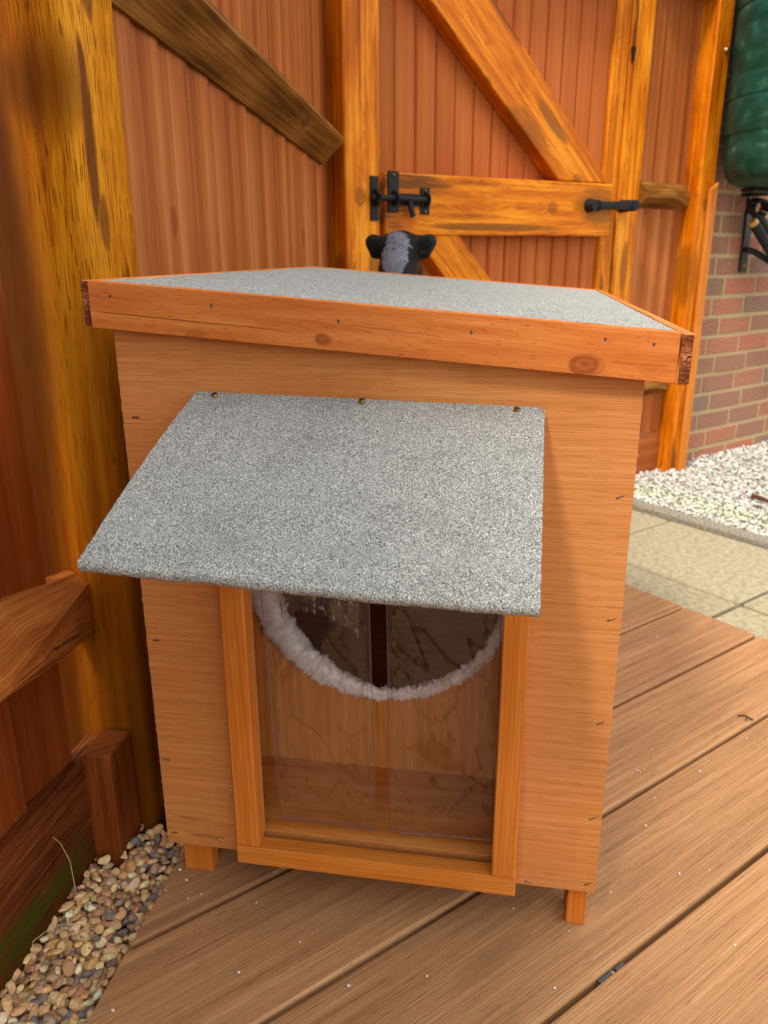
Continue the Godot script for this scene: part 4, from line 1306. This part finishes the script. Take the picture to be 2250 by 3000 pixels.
func nets(b: MB, caps: Array, lo: Vector3, hi: Vector3, cell: float, k: float, paint: Callable):
	var nx := int((hi.x - lo.x) / cell) + 1
	var ny := int((hi.y - lo.y) / cell) + 1
	var nz := int((hi.z - lo.z) / cell) + 1
	var f := PackedFloat32Array()
	f.resize(nx * ny * nz)
	for z in nz:
		for y in ny:
			for x in nx:
				f[(z * ny + y) * nx + x] = field(lo + Vector3(x, y, z) * cell, caps, k)
	var vid := {}
	var pts := []
	var cor := [Vector3i(0, 0, 0), Vector3i(1, 0, 0), Vector3i(0, 1, 0), Vector3i(1, 1, 0), Vector3i(0, 0, 1), Vector3i(1, 0, 1), Vector3i(0, 1, 1), Vector3i(1, 1, 1)]
	var eds := [[0, 1], [2, 3], [4, 5], [6, 7], [0, 2], [1, 3], [4, 6], [5, 7], [0, 4], [1, 5], [2, 6], [3, 7]]
	for z in nz - 1:
		for y in ny - 1:
			for x in nx - 1:
				var d := []
				var neg := 0
				for c in cor:
					var q: float = f[((z + c.z) * ny + y + c.y) * nx + x + c.x]
					d.append(q)
					if q < 0: neg += 1
				if neg == 0 or neg == 8: continue
				var s := Vector3.ZERO
				var m := 0
				for e in eds:
					if (d[e[0]] < 0) != (d[e[1]] < 0):
						var t: float = d[e[0]] / (d[e[0]] - d[e[1]])
						s += Vector3(cor[e[0]]).lerp(Vector3(cor[e[1]]), t)
						m += 1
				vid[(z * ny + y) * nx + x] = pts.size()
				pts.append(lo + (Vector3(x, y, z) + s / m) * cell)
	var nr := []
	var cs := []
	for p in pts:
		var e := cell * 0.6
		nr.append(Vector3(field(p + Vector3(e, 0, 0), caps, k) - field(p - Vector3(e, 0, 0), caps, k), field(p + Vector3(0, e, 0), caps, k) - field(p - Vector3(0, e, 0), caps, k), field(p + Vector3(0, 0, e), caps, k) - field(p - Vector3(0, 0, e), caps, k)).normalized())
		cs.append(paint.call(p))
	var st := [1, nx, nx * ny]
	for z in range(1, nz - 1):
		for y in range(1, ny - 1):
			for x in range(1, nx - 1):
				var i := (z * ny + y) * nx + x
				for ax in 3:
					if (f[i] < 0) == (f[i + st[ax]] < 0): continue
					var s1: int = st[(ax + 1) % 3]
					var s2: int = st[(ax + 2) % 3]
					var q := [vid.get(i, -1), vid.get(i - s1, -1), vid.get(i - s1 - s2, -1), vid.get(i - s2, -1)]
					if -1 in q: continue
					for t in [[0, 1, 2], [0, 2, 3]]:
						b.tri(pts[q[t[0]]], pts[q[t[1]]], pts[q[t[2]]], nr[q[t[0]]], nr[q[t[1]]], nr[q[t[2]]])
						for j in 3:
							# colours follow the winding that tri() chose
							var vv := b.v[b.v.size() - 3 + j] + b.o
							b.c[b.c.size() - 3 + j] = paint.call(vv)

func build_cow():
	var t := thing("cow_ornament", "black cow ornament with a worn pale blaze, peeping over the cat house roof", "ornament", box_rot, Vector3(-0.24, 0, -1.78))
	var b := mb(t)
	# facing the camera: z grows towards the viewer
	var X := -0.238
	var Z := -1.60
	var c := func(x: float, y: float, z: float) -> Vector3: return Vector3(X + x, y, Z + z)
	var head := [
		[c.call(0, 0.655, -0.01), c.call(0, 0.620, 0.030), 0.040, 0.034], [c.call(0, 0.620, 0.030), c.call(0, 0.575, 0.060), 0.034, 0.028],
		[c.call(0, 0.572, 0.064), c.call(0, 0.562, 0.068), 0.029, 0.027],
		[c.call(-0.030, 0.668, -0.012), c.call(-0.055, 0.673, -0.008), 0.012, 0.011], [c.call(-0.055, 0.673, -0.008), c.call(-0.052, 0.650, 0.0), 0.011, 0.007],
		[c.call(0.030, 0.668, -0.012), c.call(0.055, 0.673, -0.008), 0.012, 0.011], [c.call(0.055, 0.673, -0.008), c.call(0.052, 0.650, 0.0), 0.011, 0.007],
		[c.call(0, 0.64, -0.03), c.call(0, 0.53, -0.09), 0.036, 0.05]]
	var body := [
		[c.call(0, 0.60, -0.05), c.call(0, 0.50, -0.11), 0.042, 0.062], [c.call(0, 0.48, -0.13), c.call(0, 0.46, -0.34), 0.085, 0.095],
		[c.call(-0.05, 0.42, -0.11), c.call(-0.05, 0.22, -0.10), 0.036, 0.022], [c.call(-0.05, 0.22, -0.10), c.call(-0.05, 0.03, -0.10), 0.022, 0.024],
		[c.call(0.05, 0.42, -0.11), c.call(0.05, 0.22, -0.10), 0.036, 0.022], [c.call(0.05, 0.22, -0.10), c.call(0.05, 0.03, -0.10), 0.022, 0.024],
		[c.call(-0.055, 0.42, -0.36), c.call(-0.055, 0.22, -0.40), 0.05, 0.022], [c.call(-0.055, 0.22, -0.40), c.call(-0.055, 0.03, -0.36), 0.022, 0.024],
		[c.call(0.055, 0.42, -0.36), c.call(0.055, 0.22, -0.40), 0.05, 0.022], [c.call(0.055, 0.22, -0.40), c.call(0.055, 0.03, -0.36), 0.022, 0.024],
		[c.call(0, 0.50, -0.43), c.call(0, 0.26, -0.47), 0.012, 0.014]]
	var nz := FastNoiseLite.new()
	nz.frequency = 55.0
	nz.seed = 77
	var black := Color(0.012, 0.012, 0.013)
	var paint := func(p: Vector3) -> Color:
		var q := p - Vector3(X, 0, Z)
		var m := nz.get_noise_3dv(p)
		var wdt := 0.019 + m * 0.010 + 0.008 * sin(q.y * 60.0)
		if q.y > 0.53 and q.y < 0.692 + m * 0.008 and absf(q.x + 0.004) < wdt and q.z > -0.03:
			if nz.get_noise_3dv(p * 2.3) > 0.42: return black
			return Color(0.36, 0.37, 0.46) * (0.9 + 0.3 * m)
		if m > 0.5 and q.y > 0.55: return Color(0.08, 0.08, 0.085)
		return black
	nets(b, head, Vector3(X - 0.085, 0.51, Z - 0.15), Vector3(X + 0.085, 0.72, Z + 0.11), 0.0042, 0.006, paint)
	nets(b, body, Vector3(X - 0.13, -0.01, Z - 0.52), Vector3(X + 0.13, 0.63, Z + 0.02), 0.012, 0.010, func(_p): return black)
	var m := stone([hx("a0a0a0"), hx("ffffff")], [0.2, 0.7], 12.0, 170, 0.26, 0.5, 0.05)
	put("body", b, m, t)

# ---------------------------------------------------------------- small things
func build_details():
	var sp := ico(1)
	var b := MB.new()
	for q in [[0.493, -0.454], [0.593, -0.409], [0.518, -0.4], [0.707, -0.365], [0.887, -0.485], [0.976, -0.479], [0.855, -0.474], [0.762, -0.476], [0.233, -0.712], [0.233, -0.693], [0.209, -0.693], [0.224, -0.668], [0.28, -0.62], [0.457, -0.364], [0.71, -0.451], [1.132, -0.756], [1.145, -0.757], [1.136, -0.743], [1.177, -0.73], [1.281, -0.657], [0.79, -0.524], [0.791, -0.52], [0.799, -0.52], [0.811, -0.549], [0.846, -0.542], [0.238, -0.665], [0.117, -0.584], [0.227, -0.553], [0.303, -0.479], [0.292, -0.549], [0.369, -0.444], [0.636, -0.292], [0.675, -0.381]]:
		var s := rnd(0.0006, 0.0017)
		var c := rnd(0.55, 0.8)
		b.col = Color(c, c * 0.95, c * 0.85)
		pebble(b, sp[0], sp[1], Vector3(q[0], s * 0.5, q[1]), Vector3(s * 1.2, s * 0.7, s), 4, Basis(Vector3.UP, rnd(0, 6)))
	for k in 16:
		var s := rnd(0.0003, 0.0006)
		b.col = Color(0.5, 0.45, 0.38)
		pebble(b, sp[0], sp[1], Vector3(rnd(0.1, 1.25), s * 0.4, rnd(-0.75, -0.28)), Vector3(s * 1.3, s * 0.6, s), 3, Basis.IDENTITY)
	var cm := plain(Color.WHITE, 0.9)
	cm.vertex_color_use_as_albedo = true
	var cr := MeshInstance3D.new()
	cr.name = "stone_crumbs"
	cr.mesh = b.mesh()
	cr.material_override = cm
	cr.rotation.y = deck_rot
	add_child(cr)
	tag(cr, "tiny white stone crumbs scattered over the deck boards", "crumbs", "", "stuff")
	var cl := thing("deck_clip", "small dark grey plastic fixing clip in the gap between two deck boards", "clip", deck_rot, Vector3(0.514, -0.02, -0.3445))
	b = mb(cl)
	b.box(Vector3(0.506, -0.0035, -0.3442), Vector3(0.018, 0.003, 0.0052), 0.0006)
	b.box(Vector3(0.527, -0.0035, -0.3442), Vector3(0.012, 0.003, 0.0052), 0.0006)
	b.box(Vector3(0.5155, -0.006, -0.3442), Vector3(0.04, 0.003, 0.005), 0.0006)
	put("clip", b, plain(hx("3c4048"), 0.5), cl)
	b = mb(cl)
	b.tube([Vector3(0.516, -0.004, -0.3442), Vector3(0.516, -0.0022, -0.3442)], 0.0028, 10, 0.002)
	put("screw", b, M.steel, cl)
	var tw := thing("twig", "tiny curled brown twig beside the far right deck joint", "twig", deck_rot, Vector3(1.02, 0, -0.507))
	b = mb(tw)
	b.tube([Vector3(1.017, 0.0018, -0.517), Vector3(1.024, 0.002, -0.512), Vector3(1.021, 0.004, -0.506), Vector3(1.024, 0.0015, -0.498)], 0.0013, 6)
	b.tube([Vector3(1.021, 0.004, -0.506), Vector3(1.014, 0.002, -0.503)], 0.001, 6)
	put("stem", b, plain(hx("4a3423"), 0.9), tw)
	var sk := thing("stick", "short brown stick lying on the white gravel at the right edge", "stick", deck_rot, Vector3(2.50, -0.135, -1.30))
	b = mb(sk)
	b.tube([Vector3(2.513, -0.132, -1.345), Vector3(2.505, -0.130, -1.31), Vector3(2.49, -0.131, -1.26), Vector3(2.47, -0.133, -1.20)], 0.008, 8, 0.006)
	put("stem", b, plain(hx("5a3626"), 0.9), sk)
	# dead leaves on the gravel
	var lm := plain(Color.WHITE, 0.85)
	lm.vertex_color_use_as_albedo = true
	var wh := ["near the foot of the right fence", "beside the pale edging", "near the brick wall", "just left of a brown leaf", "just right of a dark leaf", "just above the brown stick", "on the mossy band of chippings", "close under the brick wall"]
	var i := 0
	for q in [[2.32, -1.607], [2.206, -1.287], [2.718, -1.559], [2.708, -1.443], [2.725, -1.431], [2.533, -1.376], [2.306, -1.334], [2.95, -1.66]]:
		var brown := i in [4, 6]
		var lf := thing("dead_leaf", ("brown" if brown else "dark") + " curled leaf scrap on the white gravel " + wh[i], "leaf", deck_rot, Vector3(q[0], -0.139, q[1]), "leaf scraps on the white gravel")
		b = mb(lf)
		b.col = Color(0.24, 0.10, 0.045) if brown else Color(0.045, 0.03, 0.022)
		var s := rnd(0.010, 0.016)
		var B := Basis(Vector3.UP, rnd(0, TAU))
		var secs := []
		for k in 7:
			var tt := k / 6.0
			var hw := s * 0.45 * sin(PI * clampf(tt, 0.04, 0.96))
			var sec := []
			for e in [[-1, 0.35], [0, 0.0], [1, 0.5], [1, 0.42], [0, -0.08], [-1, 0.27]]:
				sec.append(Vector3(q[0], -0.138, q[1]) + B * Vector3((tt - 0.5) * 2 * s, hw * e[1] * 1.6 + 0.004 + 0.005 * sin(PI * tt), hw * e[0]))
			secs.append(sec)
		b.loft(secs, false)
		put("blade", b, lm, lf)
		i += 1
	# dry grass stalks in the gravel strip
	var gm := plain(hx("c9a468"), 0.7)
	var s1 := thing("grass_stalk", "tall thin dry grass stalk arching up from the gravel against the mossy board", "grass stalk", box_rot, Vector3(-0.436, -0.025, -0.61))
	b = mb(s1)
	b.tube([Vector3(-0.436, -0.025, -0.607), Vector3(-0.440, 0.010, -0.613), Vector3(-0.444, 0.040, -0.617), Vector3(-0.453, 0.062, -0.618), Vector3(-0.459, 0.070, -0.616)], 0.00045, 6, 0.00025)
	put("stem", b, gm, s1)
	var s2 := thing("grass_stalk", "curled dry grass stalk lying over the gravel in a loop", "grass stalk", box_rot, Vector3(-0.44, -0.02, -0.55))
	b = mb(s2)
	b.tube([Vector3(-0.400, -0.014, -0.585), Vector3(-0.420, -0.006, -0.583), Vector3(-0.440, 0.002, -0.570), Vector3(-0.452, -0.002, -0.552), Vector3(-0.449, -0.012, -0.540)], 0.0004, 6)
	b.tube([Vector3(-0.406, -0.012, -0.588), Vector3(-0.424, 0.0, -0.577), Vector3(-0.433, 0.002, -0.560), Vector3(-0.434, -0.010, -0.532)], 0.0004, 6)
	put("stem", b, gm, s2)
